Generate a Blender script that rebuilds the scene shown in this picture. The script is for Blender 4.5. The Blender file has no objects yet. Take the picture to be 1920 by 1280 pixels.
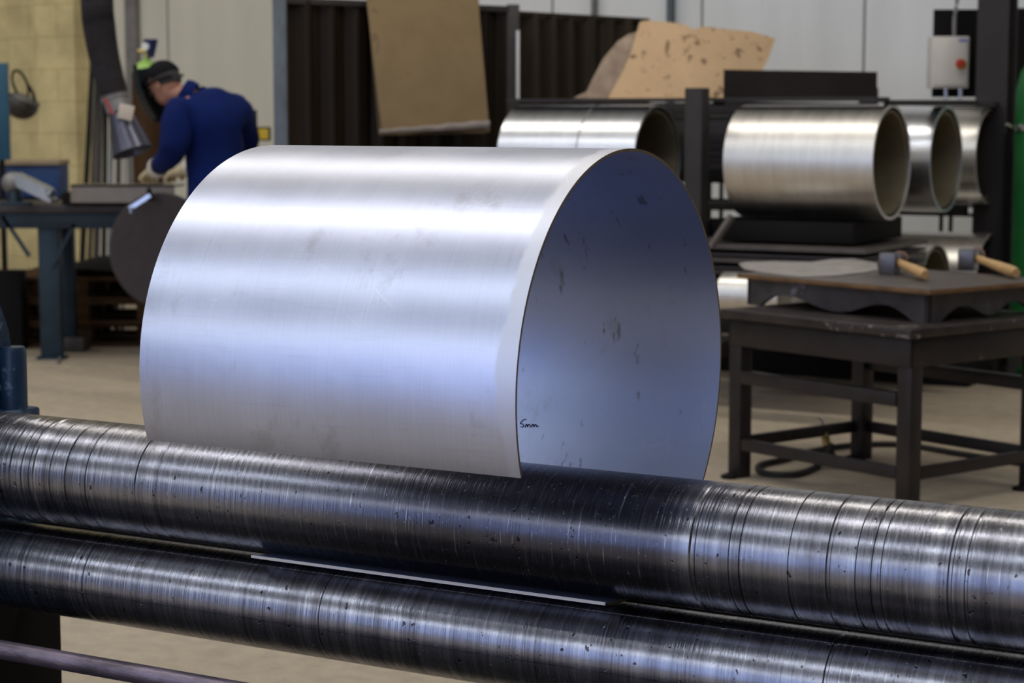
import bpy, bmesh, math, random
from math import sin, cos, pi, radians, atan, hypot
from mathutils import Vector, Matrix, noise
random.seed(7)
SC = bpy.context.scene
COL = SC.collection

# ------------------------------------------------------------------ camera
FPX = 3800.0                       # focal length in pixels of a 1920 wide frame
PITCH = atan((640 - 214) / FPX)    # looking slightly down
AL = radians(29.862)               # yaw of the bending rolls and of the hall
CAM = Vector((0, 0, 1.4))
cd = bpy.data.cameras.new('camera')
cam = bpy.data.objects.new('camera', cd); COL.objects.link(cam)
cam.location = CAM
cam.rotation_euler = (pi / 2 - PITCH, 0, 0)
cd.sensor_width = 36; cd.lens = 36 * FPX / 1920
cd.clip_start = 0.05; cd.clip_end = 200
cd.dof.use_dof = True
cd.dof.focus_distance = 3.45
cd.dof.aperture_fstop = 6.3
SC.camera = cam

# ------------------------------------------------------------------ world, lights, exposure
w = bpy.data.worlds.new('sky'); SC.world = w; w.use_nodes = True
w.node_tree.nodes['Background'].inputs[0].default_value = (0.45, 0.62, 1.0, 1)
w.node_tree.nodes['Background'].inputs[1].default_value = 0.6
SC.view_settings.view_transform = 'Standard'
SC.view_settings.look = 'None'
SC.view_settings.gamma = 1
SC.view_settings.exposure = 0.6
SC.view_settings.use_curve_mapping = False
SC.cycles.use_denoising = True
SC.cycles.max_bounces = 6
SC.cycles.sample_clamp_indirect = 6

ROT = Matrix.Rotation(-AL, 4, 'Z')     # hall frame: x along the rolls, y away from the camera side

def area(name, c, size, L, color, tilt):
    """area light in the hall frame, L = radiance"""
    l = bpy.data.lights.new(name, 'AREA'); l.shape = 'RECTANGLE'
    l.size, l.size_y = size
    l.energy = L * size[0] * size[1] * pi / 4 * 4
    l.color = color
    o = bpy.data.objects.new(name, l); COL.objects.link(o)
    o.matrix_world = ROT @ Matrix.Translation(c) @ Matrix.Rotation(tilt, 4, 'X')
    return o

HX0, HX1, HN0, HN1, HZ = -14.0, 8.0, -5.5, 12.3, 6.9
for nn, L, c in ((-2.7, 8.6, (0.78, 0.86, 1.0)), (2.3, 7.6, (0.95, 0.96, 1.0)), (7.3, 10.0, (1.0, 0.96, 0.89))):
    area('roof_light', (-6, nn, HZ - 0.06), (18, 0.5), L, c, 0)
area('window_light', (-7, HN0 + 0.12, 3.65), (13, 0.7), 3.0, (0.88, 0.93, 1.0), pi / 2)
area('door_light', (-3.6, HN0 + 0.12, 1.5), (9.2, 3.0), 0.56, (0.44, 0.52, 1.0), pi / 2)

# ------------------------------------------------------------------ helpers
fw = Vector((0, cos(PITCH), -sin(PITCH))); up = Vector((0, sin(PITCH), cos(PITCH))); rt = Vector((1, 0, 0))
def ray(x, y): return fw + rt * ((x - 960) / FPX) - up * ((y - 640) / FPX)
def W(x, y, Y):                      # world point at distance Y in front of the camera
    r = ray(x, y); return CAM + r * (Y / r.y)
def FL(x, y, z=0.0):                 # world point on a level
    r = ray(x, y); return CAM + r * ((z - CAM.z) / r.z)
def toframe(p): return ROT.inverted() @ p
def onN(x, y, n):                    # hall frame point on the plane n = const
    o = toframe(CAM); d = ROT.inverted().to_3x3() @ ray(x, y)
    return o + d * ((n - o.y) / d.y)

MW = {}
def link(o): COL.objects.link(o); return o
def thing(name, label, cat, loc=(0, 0, 0), rotz=0.0, group=None):
    o = link(bpy.data.objects.new(name, None)); o.empty_display_size = 0.1
    o.location = loc; o.rotation_euler = (0, 0, rotz)
    MW[o.name] = Matrix.Translation(loc) @ Matrix.Rotation(rotz, 4, 'Z')
    o['label'] = label; o['category'] = cat
    if group: o['group'] = group
    return o
def obj(name, bm, m, parent=None, world=False, smooth=35, rotz=None):
    """link bm as one mesh; world=True: bm is in world space and goes into the parent's space"""
    if world and parent is not None:
        mw = MW[parent.name] if parent.name in MW else Matrix()
        bm.transform(mw.inverted())
    bmesh.ops.recalc_face_normals(bm, faces=bm.faces)
    me = bpy.data.meshes.new(name); bm.to_mesh(me); bm.free()
    if smooth:
        for p in me.polygons: p.use_smooth = True
        me.set_sharp_from_angle(angle=radians(smooth))
    me.materials.append(m)
    o = link(bpy.data.objects.new(name, me))
    if parent is not None:
        o.parent = parent
        if parent.name in MW: MW[o.name] = MW[parent.name]
    elif rotz is not None:
        o.rotation_euler = (0, 0, rotz); MW[o.name] = Matrix.Rotation(rotz, 4, 'Z')
    else: MW[o.name] = Matrix()
    return o
def tag(o, label, cat, group=None):
    o['label'] = label; o['category'] = cat
    if group: o['group'] = group
    return o
def origin(o, loc):
    """move a top-level mesh's origin to loc (in its own rotated frame) keeping the shape in place"""
    loc = Vector(loc); o.data.transform(Matrix.Translation(-loc))
    o.location = (Matrix.Rotation(o.rotation_euler.z, 4, 'Z') @ loc); MW[o.name] = Matrix.Translation(o.location) @ Matrix.Rotation(o.rotation_euler.z, 4, 'Z')
    return o
def struct(name, bm, m, parent=None, rotz=None, smooth=0):
    o = obj(name, bm, m, parent, smooth=smooth, rotz=rotz)
    if parent is None: o['kind'] = 'structure'
    return o
def B(): return bmesh.new()
def box(bm, a, b, bev=0.0, M=None):
    a = Vector(a); b = Vector(b)
    lo = Vector(map(min, a, b)); hi = Vector(map(max, a, b))
    g = bmesh.ops.create_cube(bm, size=1)['verts']
    for v in g:
        v.co = Vector(((lo[i] + hi[i]) / 2 + v.co[i] * (hi[i] - lo[i]) for i in range(3)))
    if bev:
        es = list({e for v in g for e in v.link_edges})
        r = bmesh.ops.bevel(bm, geom=es, offset=bev, segments=2, profile=.5, affect='EDGES')
        g = list({v for f in r['faces'] for v in f.verts} | {v for v in g if v.is_valid})
    if M is not None:
        for v in g: v.co = M @ v.co
    return g
def frame_of(d, hint=Vector((0, 0, 1))):
    d = d.normalized()
    if abs(d.dot(hint)) > .98: hint = Vector((0, 1, 0))
    x = hint.cross(d).normalized(); y = d.cross(x)
    return x, y
def sweep(bm, pts, rad, seg=16, caps=True, sq=None, hint=Vector((0, 0, 1))):
    """tube along pts; rad a number or list; sq=(w,h) sweeps a rectangle instead"""
    pts = [Vector(p) for p in pts]; n = len(pts)
    if not isinstance(rad, (list, tuple)): rad = [rad] * n
    rings = []
    for i, p in enumerate(pts):
        d = (pts[min(i + 1, n - 1)] - pts[max(i - 1, 0)])
        x, y = frame_of(d, hint)
        if sq:
            ring = [p + x * (sx * sq[0] / 2) + y * (sy * sq[1] / 2) for sx, sy in ((-1, -1), (1, -1), (1, 1), (-1, 1))]
        else:
            ring = [p + (x * cos(2 * pi * k / seg) + y * sin(2 * pi * k / seg)) * rad[i] for k in range(seg)]
        rings.append([bm.verts.new(c) for c in ring])
    m = len(rings[0])
    for a, b in zip(rings, rings[1:]):
        for k in range(m): bm.faces.new((a[k], a[(k + 1) % m], b[(k + 1) % m], b[k]))
    if caps:
        bm.faces.new(rings[0][::-1]); bm.faces.new(rings[-1])
def bar(bm, a, b, w_, h_, hint=Vector((0, 0, 1))): sweep(bm, [a, b], 1, sq=(w_, h_), hint=hint)
def smooth_path(pts, k=6):
    pts = [Vector(p) for p in pts]; out = []
    for i in range(len(pts) - 1):
        p0 = pts[max(i - 1, 0)]; p1 = pts[i]; p2 = pts[i + 1]; p3 = pts[min(i + 2, len(pts) - 1)]
        for j in range(k):
            t = j / k
            out.append(.5 * ((2 * p1) + (p2 - p0) * t + (2 * p0 - 5 * p1 + 4 * p2 - p3) * t * t + (3 * p1 - p0 - 3 * p2 + p3) * t ** 3))
    out.append(pts[-1]); return out
def prism(bm, poly, fn, t0, t1):
    """extrude a 2D outline: fn(u,v,t) -> point"""
    a = [bm.verts.new(fn(u, v, t0)) for u, v in poly]; b = [bm.verts.new(fn(u, v, t1)) for u, v in poly]
    n = len(poly)
    bm.faces.new(a[::-1]); bm.faces.new(b)
    for i in range(n): bm.faces.new((a[i], a[(i + 1) % n], b[(i + 1) % n], b[i]))
def lathe(bm, prof, seg=48, M=None):
    """prof list of (r,z) about local Z"""
    M = M or Matrix(); rings = []
    for r, z in prof:
        if r < 1e-6: rings.append([bm.verts.new(M @ Vector((0, 0, z)))])
        else: rings.append([bm.verts.new(M @ Vector((r * cos(2 * pi * k / seg), r * sin(2 * pi * k / seg), z))) for k in range(seg)])
    for a, b in zip(rings, rings[1:]):
        for k in range(seg):
            k2 = (k + 1) % seg
            if len(a) == 1 and len(b) == 1: continue
            if len(a) == 1: bm.faces.new((a[0], b[k], b[k2]))
            elif len(b) == 1: bm.faces.new((a[k], a[k2], b[0]))
            else: bm.faces.new((a[k], a[k2], b[k2], b[k]))
def align(p, d):
    return Matrix.Translation(p) @ Vector(d).to_track_quat('Z', 'Y').to_matrix().to_4x4()
def shell(bm, fn, nu, nv, thick):
    """surface fn(u,v) in 0..1 given a real thickness"""
    g = [[bm.verts.new(fn(i / nu, j / nv)) for j in range(nv + 1)] for i in range(nu + 1)]
    fs = [bm.faces.new((g[i][j], g[i + 1][j], g[i + 1][j + 1], g[i][j + 1])) for i in range(nu) for j in range(nv)]
    bmesh.ops.recalc_face_normals(bm, faces=fs)
    bmesh.ops.solidify(bm, geom=fs, thickness=thick)

# ------------------------------------------------------------------ materials
class NT:
    def __init__(s, name):
        s.m = bpy.data.materials.new(name); s.m.use_nodes = True
        s.t = s.m.node_tree; s.n = s.t.nodes; s.b = s.n['Principled BSDF']; s.l = s.t.links.new
        s.tc = s.n.new('ShaderNodeTexCoord')
    def mapping(s, scale=(1, 1, 1), loc=(0, 0, 0)):
        mp = s.n.new('ShaderNodeMapping'); mp.inputs['Scale'].default_value = scale; mp.inputs['Location'].default_value = loc
        s.l(s.tc.outputs['Object'], mp.inputs[0]); return mp.outputs[0]
    def noise(s, vec, scale=1, detail=4, rough=.55):
        n = s.n.new('ShaderNodeTexNoise'); n.inputs['Scale'].default_value = scale
        n.inputs['Detail'].default_value = detail; n.inputs['Roughness'].default_value = rough
        s.l(vec, n.inputs['Vector']); return n.outputs['Fac']
    def ramp(s, fac, stops):
        r = s.n.new('ShaderNodeValToRGB'); e = r.color_ramp.elements
        while len(e) < len(stops): e.new(.5)
        for k, (p, c) in enumerate(stops):
            e[k].position = p; e[k].color = (c if isinstance(c, tuple) else (c, c, c)) + (1,)
        s.l(fac, r.inputs[0]); return r.outputs[0]
    def math(s, op, a, b=None, c=None, clamp=False):
        m = s.n.new('ShaderNodeMath'); m.operation = op; m.use_clamp = clamp
        for i, v in enumerate((a, b, c)):
            if v is None: continue
            if isinstance(v, (int, float)): m.inputs[i].default_value = v
            else: s.l(v, m.inputs[i])
        return m.outputs[0]
    def mix(s, fac, a, b, mode='MIX'):
        m = s.n.new('ShaderNodeMix'); m.data_type = 'RGBA'; m.blend_type = mode
        for k, v in (('Factor', fac), ('A', a), ('B', b)):
            i = [q for q in m.inputs if q.name == k and q.type == ('VALUE' if k == 'Factor' else 'RGBA')][0]
            if isinstance(v, (int, float)): i.default_value = v
            elif isinstance(v, tuple): i.default_value = v + (1,)
            else: s.l(v, i)
        return [q for q in m.outputs if q.type == 'RGBA'][0]
    def smoothstep(s, v, a, b):
        m = s.n.new('ShaderNodeMapRange'); m.interpolation_type = 'SMOOTHSTEP'
        m.inputs['From Min'].default_value = a; m.inputs['From Max'].default_value = b
        s.l(v, m.inputs['Value']); return m.outputs[0]
    def sep(s, vec=None):
        x = s.n.new('ShaderNodeSeparateXYZ'); s.l(vec or s.tc.outputs['Object'], x.inputs[0]); return x.outputs
    def bump(s, h, strength=.3, dist=.002, prev=None):
        b = s.n.new('ShaderNodeBump'); b.inputs['Strength'].default_value = strength; b.inputs['Distance'].default_value = dist
        s.l(h, b.inputs['Height'])
        if prev: s.l(prev, b.inputs['Normal'])
        return b.outputs[0]
    def out(s, color=None, rough=None, metal=None, normal=None, **k):
        for nm, v in (('Base Color', color), ('Roughness', rough), ('Metallic', metal), ('Normal', normal)):
            if v is None: continue
            if isinstance(v, (int, float)): s.b.inputs[nm].default_value = v
            elif isinstance(v, tuple): s.b.inputs[nm].default_value = v + (1,)
            else: s.l(v, s.b.inputs[nm])
        for kk, v in k.items(): s.b.inputs[kk.replace('_', ' ')].default_value = v
        return s.m
def mat(name, c, rough=.6, metal=0.0, var=.25, scale=6, stretch=(1, 1, 1), bump=.15, bscale=60, spot=None, **k):
    s = NT(name); v = s.mapping(stretch)
    f = s.noise(v, scale, 5, .6)
    lo = tuple(x * (1 - var) for x in c); hi = tuple(min(1, x * (1 + var)) for x in c)
    col = s.ramp(f, ((.3, lo), (.7, hi)))
    if spot:
        sc, amt, sp = spot
        col = s.mix(s.ramp(s.noise(v, sc, 6, .7), ((amt, 0.), (amt + .06, 1.))), col, sp)
    rg = s.math('MULTIPLY_ADD', f, .25 * rough, rough * .87)
    nb = s.bump(s.noise(v, bscale, 4), bump, .002) if bump else None
    if metal == 0 and rough > .55: s.b.inputs['Specular IOR Level'].default_value = .2
    return s.out(col, rg, metal, nb, **k)

def sheet_mat():
    s = NT('rolled_steel_sheet')
    xyz = s.sep()
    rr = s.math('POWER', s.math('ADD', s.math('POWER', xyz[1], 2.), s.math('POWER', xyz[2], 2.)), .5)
    fine = s.noise(s.mapping((420, 7, 7)), 1, 3, .7)
    cross = s.noise(s.mapping((6, 160, 160)), 1, 3, .7)
    big = s.noise(s.mapping((3, 3, 3)), 1.6, 4, .6)
    col = s.ramp(fine, ((.25, (.585, .605, .71)), (.75, (.665, .685, .79))))
    col = s.mix(s.ramp(cross, ((.58, 0.), (.75, .25))), col, (.42, .42, .48))
    col = s.mix(s.math('LESS_THAN', rr, .3724), col, (.53, .61, .86))    # blue daylight inside the curl, painted into the base colour
    col = s.mix(.2, col, s.ramp(big, ((.3, (.25, .27, .36)), (.7, (.62, .64, .70)))))
    # smudges and specks
    sm = s.ramp(s.noise(s.mapping((8, 8, 5), (3, 1, 7)), 1, 6, .75), ((.57, 0.), (.70, .45)))
    col = s.mix(sm, col, (.36, .34, .36))
    sp = s.ramp(s.noise(s.mapping((60, 30, 30)), 1, 3, .6), ((.74, 0.), (.8, .6)))
    col = s.mix(sp, col, (.22, .22, .28))
    ins = s.ramp(s.noise(s.mapping((42, 15, 15), (5, 5, 2)), 1, 3, .6), ((.64, 0.), (.72, .6)))
    col = s.mix(s.math('MULTIPLY', ins, s.math('LESS_THAN', rr, .3724)), col, (.12, .12, .17))
    # dull pale margin along the right hand edge
    wob = s.noise(s.mapping((0.0, 9, 9)), 1, 4, .7)
    edge = s.math('ADD', xyz[0], s.math('MULTIPLY', wob, .05))
    mg = s.math('MULTIPLY', s.smoothstep(edge, -1.488, -1.480), s.math('GREATER_THAN', rr, .3726))
    col = s.mix(s.math('MULTIPLY', mg, .45), col, (.70, .68, .66))
    rg = s.math('MULTIPLY_ADD', fine, .08, .29)
    rg = s.math('MULTIPLY_ADD', big, .06, rg)
    rg = s.math('MULTIPLY_ADD', s.math('LESS_THAN', rr, .3724), .10, rg)
    rg = s.math('MULTIPLY_ADD', mg, .12, rg)
    # scratches
    v = s.mapping((40, 14, 14)); sc = s.n.new('ShaderNodeTexVoronoi'); sc.feature = 'DISTANCE_TO_EDGE'; sc.inputs['Scale'].default_value = .5
    s.l(v, sc.inputs['Vector'])
    hair = s.ramp(sc.outputs['Distance'], ((0., 1.), (.012, 0.)))
    gate = s.ramp(big, ((.6, 0.), (.7, .35)))
    col = s.mix(s.math('MULTIPLY', hair, gate), col, (.9, .9, .9))
    nb = s.bump(fine, .05, .001)
    nb = s.bump(big, .10, .01, nb)
    return s.out(col, rg, 1.0, nb)

def roller_mat(name, seed, smooth_zone=None, base=.34, film=None):
    s = NT(name); xyz = s.sep(); X = xyz[0]
    warp = s.noise(s.mapping((3, 8, 8)), 1, 3)
    r1 = s.noise(s.mapping((22, .35, .35), (seed, 0, 0)), 1, 4, .75)     # broad rings
    r2 = s.noise(s.mapping((150, .8, .8), (seed + 5, 0, 0)), 1, 3, .7)   # fine rings
    dens = s.noise(s.mapping((2.3, .1, .1), (seed + 2, 0, 0)), 1, 2)
    amt = s.ramp(dens, ((.38, .3), (.60, 1.)))
    if smooth_zone:
        a, b = smooth_zone
        z = s.math('MULTIPLY', s.smoothstep(X, a - .02, a + .12), s.math('SUBTRACT', 1., s.smoothstep(X, b - .08, b + .01)))
        amt = s.math('MULTIPLY', amt, s.math('MULTIPLY_ADD', z, -.85, 1.))
    c = base
    col = s.ramp(r1, ((.36, (c * .32, c * .29, c * .30)), (.5, (c * .95, c * .94, c * 1.02)), (.66, (c * 1.7, c * 1.66, c * 1.7))))
    col0 = s.ramp(r2, ((.3, (c * .70, c * .70, c * .80)), (.7, (c * 1.2, c * 1.18, c * 1.26))))
    col = s.mix(amt, col0, col)
    blot = s.noise(s.mapping((5, 9, 9), (seed, 2, 1)), 1, 5, .7)
    col = s.mix(s.ramp(blot, ((.55, 0.), (.75, .5))), col, (c * .5, c * .42, c * .38))
    if film:
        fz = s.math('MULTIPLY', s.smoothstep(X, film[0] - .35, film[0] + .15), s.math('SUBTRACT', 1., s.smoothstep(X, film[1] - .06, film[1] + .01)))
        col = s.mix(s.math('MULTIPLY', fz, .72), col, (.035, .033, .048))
    pits = s.ramp(s.noise(s.mapping((80, 55, 55), (seed, 0, 3)), 1, 2, .5), ((.70, 0.), (.725, 1.)))
    col = s.mix(s.math('MULTIPLY', pits, .85), col, (.02, .018, .018))
    nick = s.ramp(s.noise(s.mapping((130, 60, 60), (seed, 7, 3)), 1, 2, .5), ((.72, 0.), (.76, 1.)))
    sc2 = s.noise(s.mapping((240, 11, 11), (seed, 3, 9)), 1, 3, .75)
    col = s.mix(s.ramp(sc2, ((.60, 0.), (.72, .7))), col, (c * 2.2, c * 2.15, c * 2.3))
    col = s.mix(s.ramp(sc2, ((.28, .7), (.40, 0.))), col, (c * .25, c * .24, c * .26))
    dust = s.ramp(s.noise(s.mapping((260, 190, 190), (1, 1, seed)), 1, 2, .5), ((.70, 0.), (.76, .8)))
    col = s.mix(dust, col, (.50, .50, .56))
    rg = s.math('MULTIPLY_ADD', r2, .14, .075)
    rg = s.math('MULTIPLY_ADD', sc2, .10, rg)
    rg = s.math('MULTIPLY_ADD', dust, .4, rg)
    rg = s.math('MULTIPLY_ADD', blot, .15, rg)
    hh = s.math('MULTIPLY_ADD', s.math('MULTIPLY', r1, amt), 1.0, s.math('MULTIPLY', r2, .35))
    nb = s.bump(hh, .8, .0022)
    nb = s.bump(s.math('SUBTRACT', nick, pits), .5, .0012, nb)
    nb = s.bump(s.noise(s.mapping((9, 22, 22), (seed, 0, 0)), 1, 4), .25, .002, nb)
    return s.out(col, rg, 1.0, nb)

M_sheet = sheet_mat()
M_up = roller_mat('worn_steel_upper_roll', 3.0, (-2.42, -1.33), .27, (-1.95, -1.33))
M_lo = roller_mat('worn_steel_lower_roll', 11.0, None, .30)
M_tubeb = mat('rack_tube_bright', (.74, .75, .78), .30, 1.0, .05, 5, (6, 1, 1), .03)
M_tube = mat('rack_tube_steel', (.70, .67, .62), .38, 1.0, .10, 5, (6, 1, 1), .05, 60, (3, .66, (.4, .36, .3)))
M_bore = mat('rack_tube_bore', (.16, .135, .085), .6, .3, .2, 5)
M_dark = mat('dark_steel', (.020, .016, .015), .65, .1, .3, 5, bump=.2)
M_black = mat('gap_shade_black', (.006, .005, .005), .75, .0, .3, 5)
M_table = mat('table_steel', (.022, .017, .018), .45, .3, .35, 7, bump=.25, spot=(14, .68, (.14, .13, .13)))
M_tabletop = mat('table_top_steel', (.045, .036, .034), .42, .4, .35, 7, bump=.25, spot=(12, .59, (.26, .24, .23)))
M_cast = mat('cast_iron', (.065, .058, .060), .5, .4, .4, 9, bump=.35, spot=(6, .62, (.24, .24, .28)))
M_rust = mat('rusty_edge_plate', (.16, .085, .035), .6, .2, .35, 10)
M_plate = mat('scuffed_plate', (.10, .082, .072), .45, .4, .3, 6, bump=.2)
M_wornsheet = mat('worn_flat_sheet', (.36, .33, .31), .5, .5, .25, 10, bump=.1)
M_floor = None
M_card = mat('cardboard_tan', (.27, .19, .10), .85, 0, .10, 5, bump=.1, spot=(5, .60, (.20, .14, .08)))
M_card2 = mat('cardboard_orange', (.68, .46, .26), .85, 0, .08, 5, (1, 1, 1), .1, 60, (15, .57, (.24, .15, .09)))
M_cardg = mat('cardboard_grey', (.30, .26, .23), .85, 0, .2, 8)
M_curt = mat('weld_curtain_pvc', (.036, .025, .014), .6, 0, .3, 3, (1, 1, .3), .1, 30)
M_curtb = mat('weld_curtain_dark', (.020, .013, .008), .6, 0, .3, 3, (1, 1, .3), .1, 30)
M_galv = mat('galvanised_post', (.13, .15, .17), .6, .3, .25, 14, (1, 1, .4))
M_post = mat('dark_post', (.05, .042, .038), .6, .2, .2, 8)
M_white = mat('white_paint', (.75, .75, .74), .5, 0, .04, 8, bump=0)
M_blue = mat('blue_chipped_paint', (.012, .035, .075), .4, .1, .4, 10, bump=.5, bscale=40, spot=(16, .53, (.10, .15, .21)))
M_bluebench = mat('blue_bench_paint', (.006, .022, .036), .5, .1, .4, 10, bump=.3)
M_benchtop = mat('bench_top', (.05, .042, .038), .5, .2, .4, 12, bump=.3)
M_cream = mat('cream_steel_profile', (.22, .19, .155), .45, .3, .12, 8)
M_wood = mat('pallet_wood', (.07, .036, .014), .8, 0, .35, 10, (1, 1, 4))
M_handle = mat('hammer_handle_wood', (.46, .28, .12), .5, 0, .2, 12, (1, 1, 1), .1)
M_hammer = mat('hammer_steel', (.16, .15, .155), .35, .8, .25, 20, bump=.2)
M_hdark = mat('hammer_dark_side', (.05, .045, .048), .45, .7, .25, 20, bump=.2)
M_copper = mat('copper_face', (.55, .26, .17), .4, .8, .15, 20)
M_green = mat('green_cylinder_paint', (.006, .10, .02), .4, 0, .15, 5, bump=.05)
M_brown = mat('brown_cylinder_paint', (.06, .027, .008), .6, 0, .2, 6)
M_chrome = mat('chrome', (.75, .78, .8), .18, 1.0, .05, 8, bump=0)
M_alu = mat('bright_aluminium', (.62, .66, .70), .28, 1.0, .08, 8)
M_grey = mat('grey_casting', (.22, .21, .20), .5, .3, .2, 10)
M_red = mat('red_paint', (.40, .03, .015), .4, 0, .1, 8, bump=0)
M_yellow = mat('yellow_paint', (.62, .42, .02), .5, 0, .1, 8, bump=0)
M_box = mat('control_box_paint', (.60, .56, .50), .5, 0, .05, 8, bump=0)
M_bluemark = mat('blue_print', (.10, .10, .45), .5, 0, .05, 8, bump=0)
M_hose = mat('fabric_duct', (.032, .027, .030), .8, 0, .25, 10, bump=.3)
M_hood = mat('smoked_hood', (.09, .09, .12), .3, .5, .2, 6)
M_rubber = mat('black_rubber', (.03, .027, .025), .6, 0, .2, 12)
M_brass = mat('brass', (.55, .40, .14), .35, .9, .15, 20)
M_overall = mat('blue_coverall_cloth', (.0015, .011, .092), .9, 0, .18, 14, bump=.35, bscale=25)
M_skin = mat('skin', (.52, .25, .17), .55, 0, .08, 20, bump=.05)
M_hair = mat('grey_hair', (.05, .045, .045), .85, 0, .3, 60, bump=.4)
M_cap = mat('black_cap', (.003, .003, .005), .85, 0, .2, 20)
M_mask = mat('mask_teal_black', (.004, .010, .015), .4, 0, .2, 8)
M_glove = mat('leather_glove', (.50, .42, .26), .8, 0, .15, 20, bump=.3)
M_glovew = mat('white_cuff', (.62, .60, .56), .8, 0, .08, 20)
M_boot = mat('boot_leather', (.03, .025, .02), .5, 0, .2, 20)
M_ink = mat('marker_ink', (.012, .022, .10), .5, 0, .1, 30, bump=0)
M_lamp = mat('roof_panel', (.75, .76, .78), .5, 0, .05, 2, bump=0)
M_edge = mat('bright_cut_edge', (.66, .58, .46), .5, .2, .06, 30, bump=.1)

def floor_mat():
    s = NT('concrete_floor')
    a = s.noise(s.mapping((1, 1, 1)), .9, 6, .6); b = s.noise(s.mapping((1, 1, 1)), 14, 5, .7)
    col = s.ramp(a, ((.3, (.34, .275, .195)), (.7, (.46, .38, .275))))
    col = s.mix(s.ramp(b, ((.35, .35), (.6, 0.))), col, (.18, .15, .12))
    st = s.ramp(s.noise(s.mapping((1, 1, 1), (4, 2, 0)), 2.2, 7, .7), ((.60, 0.), (.72, .55)))
    col = s.mix(st, col, (.14, .115, .09))
    cr = s.n.new('ShaderNodeTexVoronoi'); cr.feature = 'DISTANCE_TO_EDGE'; cr.inputs['Scale'].default_value = .35
    s.l(s.mapping((1, 1, 1)), cr.inputs['Vector'])
    col = s.mix(s.ramp(cr.outputs['Distance'], ((0., .3), (.006, 0.))), col, (.55, .5, .42))
    return s.out(col, s.math('MULTIPLY_ADD', b, .3, .5), 0., s.bump(b, .2, .003))
def cladding_mat(name, c):
    s = NT(name); xyz = s.sep()
    wv = s.math('SINE', s.math('MULTIPLY', xyz[0], 2 * pi / .05))
    dirt = s.noise(s.mapping((3, 3, .5)), 1, 5, .6)
    col = s.ramp(dirt, ((.3, tuple(x * .86 for x in c)), (.7, c)))
    j = s.math('ABSOLUTE', s.math('SUBTRACT', s.math('FRACT', s.math('MULTIPLY_ADD', xyz[0], 1 / 1.12, .02)), .5))
    col = s.mix(s.smoothstep(j, .490, .496), col, (.16, .14, .13))
    return s.out(col, .45, 0., s.bump(wv, .15, .004))
def block_mat():
    s = NT('painted_blockwork')
    xyz = s.sep(); cmb = s.n.new('ShaderNodeCombineXYZ'); s.l(xyz[0], cmb.inputs[0]); s.l(xyz[2], cmb.inputs[1])
    br = s.n.new('ShaderNodeTexBrick'); s.l(cmb.outputs[0], br.inputs['Vector'])
    br.inputs['Scale'].default_value = 1; br.inputs['Brick Width'].default_value = .45; br.inputs['Row Height'].default_value = .25
    br.inputs['Mortar Size'].default_value = .006; br.inputs['Mortar Smooth'].default_value = .6
    br.inputs['Color1'].default_value = (.74, .62, .31, 1); br.inputs['Color2'].default_value = (.68, .57, .29, 1); br.inputs['Mortar'].default_value = (.50, .41, .18, 1)
    d = s.ramp(s.noise(s.mapping((1, 1, 1)), 3, 5, .65), ((.35, .75), (.65, 1.1)))
    col = s.mix(1.0, br.outputs['Color'], d, 'MULTIPLY')
    return s.out(col, .6, 0., s.bump(br.outputs['Fac'], -.4, .006))
M_floor = floor_mat(); M_clad = cladding_mat('white_cladding', (.82, .83, .82)); M_cladl = cladding_mat('cream_cladding', (.68, .65, .54)); M_block = block_mat()
M_ceil = mat('ceiling_sheet', (.30, .30, .30), .7, 0, .05, 2, bump=0)
M_wallside = mat('side_wall_sheet', (.20, .19, .18), .7, 0, .08, 2, bump=0)

# ------------------------------------------------------------------ the hall
bm = B(); box(bm, (HX0, HN0 - 6, -.1), (HX1, HN1, 0)); struct('floor', bm, M_floor, rotz=-AL)
bm = B(); box(bm, (HX0, HN0, HZ), (HX1, HN1, HZ + .1)); struct('ceiling', bm, M_ceil, rotz=-AL)
xsplit = onN(172, 300, HN1).x; xmid = onN(515, 200, HN1).x
bm = B(); box(bm, (xmid, HN1, 0), (HX1, HN1 + .1, HZ)); struct('wall_back_right', bm, M_clad, rotz=-AL)
bm = B(); box(bm, (xsplit, HN1, 0), (xmid, HN1 + .1, HZ)); struct('wall_back_middle', bm, M_cladl, rotz=-AL)
bm = B(); box(bm, (HX0, HN1 - .05, 0), (xsplit, HN1 + .1, HZ)); struct('wall_back_left', bm, M_block, rotz=-AL)
bm = B(); box(bm, (HX0 - .1, HN0, 0), (HX0, HN1 + .1, HZ)); struct('wall_left', bm, M_wallside, rotz=-AL)
bm = B(); box(bm, (HX1, HN0, 0), (HX1 + .1, HN1 + .1, HZ)); struct('wall_right', bm, M_wallside, rotz=-AL)
bm = B()   # wall behind the camera with a wide door and a window band above it
box(bm, (HX0, HN0 - .1, 0), (-8.3, HN0, 3.3)); box(bm, (1.1, HN0 - .1, 0), (HX1, HN0, HZ)); box(bm, (HX0, HN0 - .1, 3.3), (-13.5, HN0, HZ))
box(bm, (-8.3, HN0 - .1, 3.1), (1.1, HN0, 3.3)); box(bm, (-13.5, HN0 - .1, 4.0), (1.1, HN0, HZ)); box(bm, (-.5, HN0 - .1, 3.3), (1.1, HN0, 4.0))
struct('wall_front', bm, M_wallside, rotz=-AL)
# block pier at the end of the blockwork
a = onN(95, 200, HN1 - .06).x; b = onN(168, 200, HN1 - .06).x
bm = B(); box(bm, (a, HN1 - .22, 0), (b, HN1 - .05, HZ)); struct('trim_1', bm, M_block, rotz=-AL)
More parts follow.
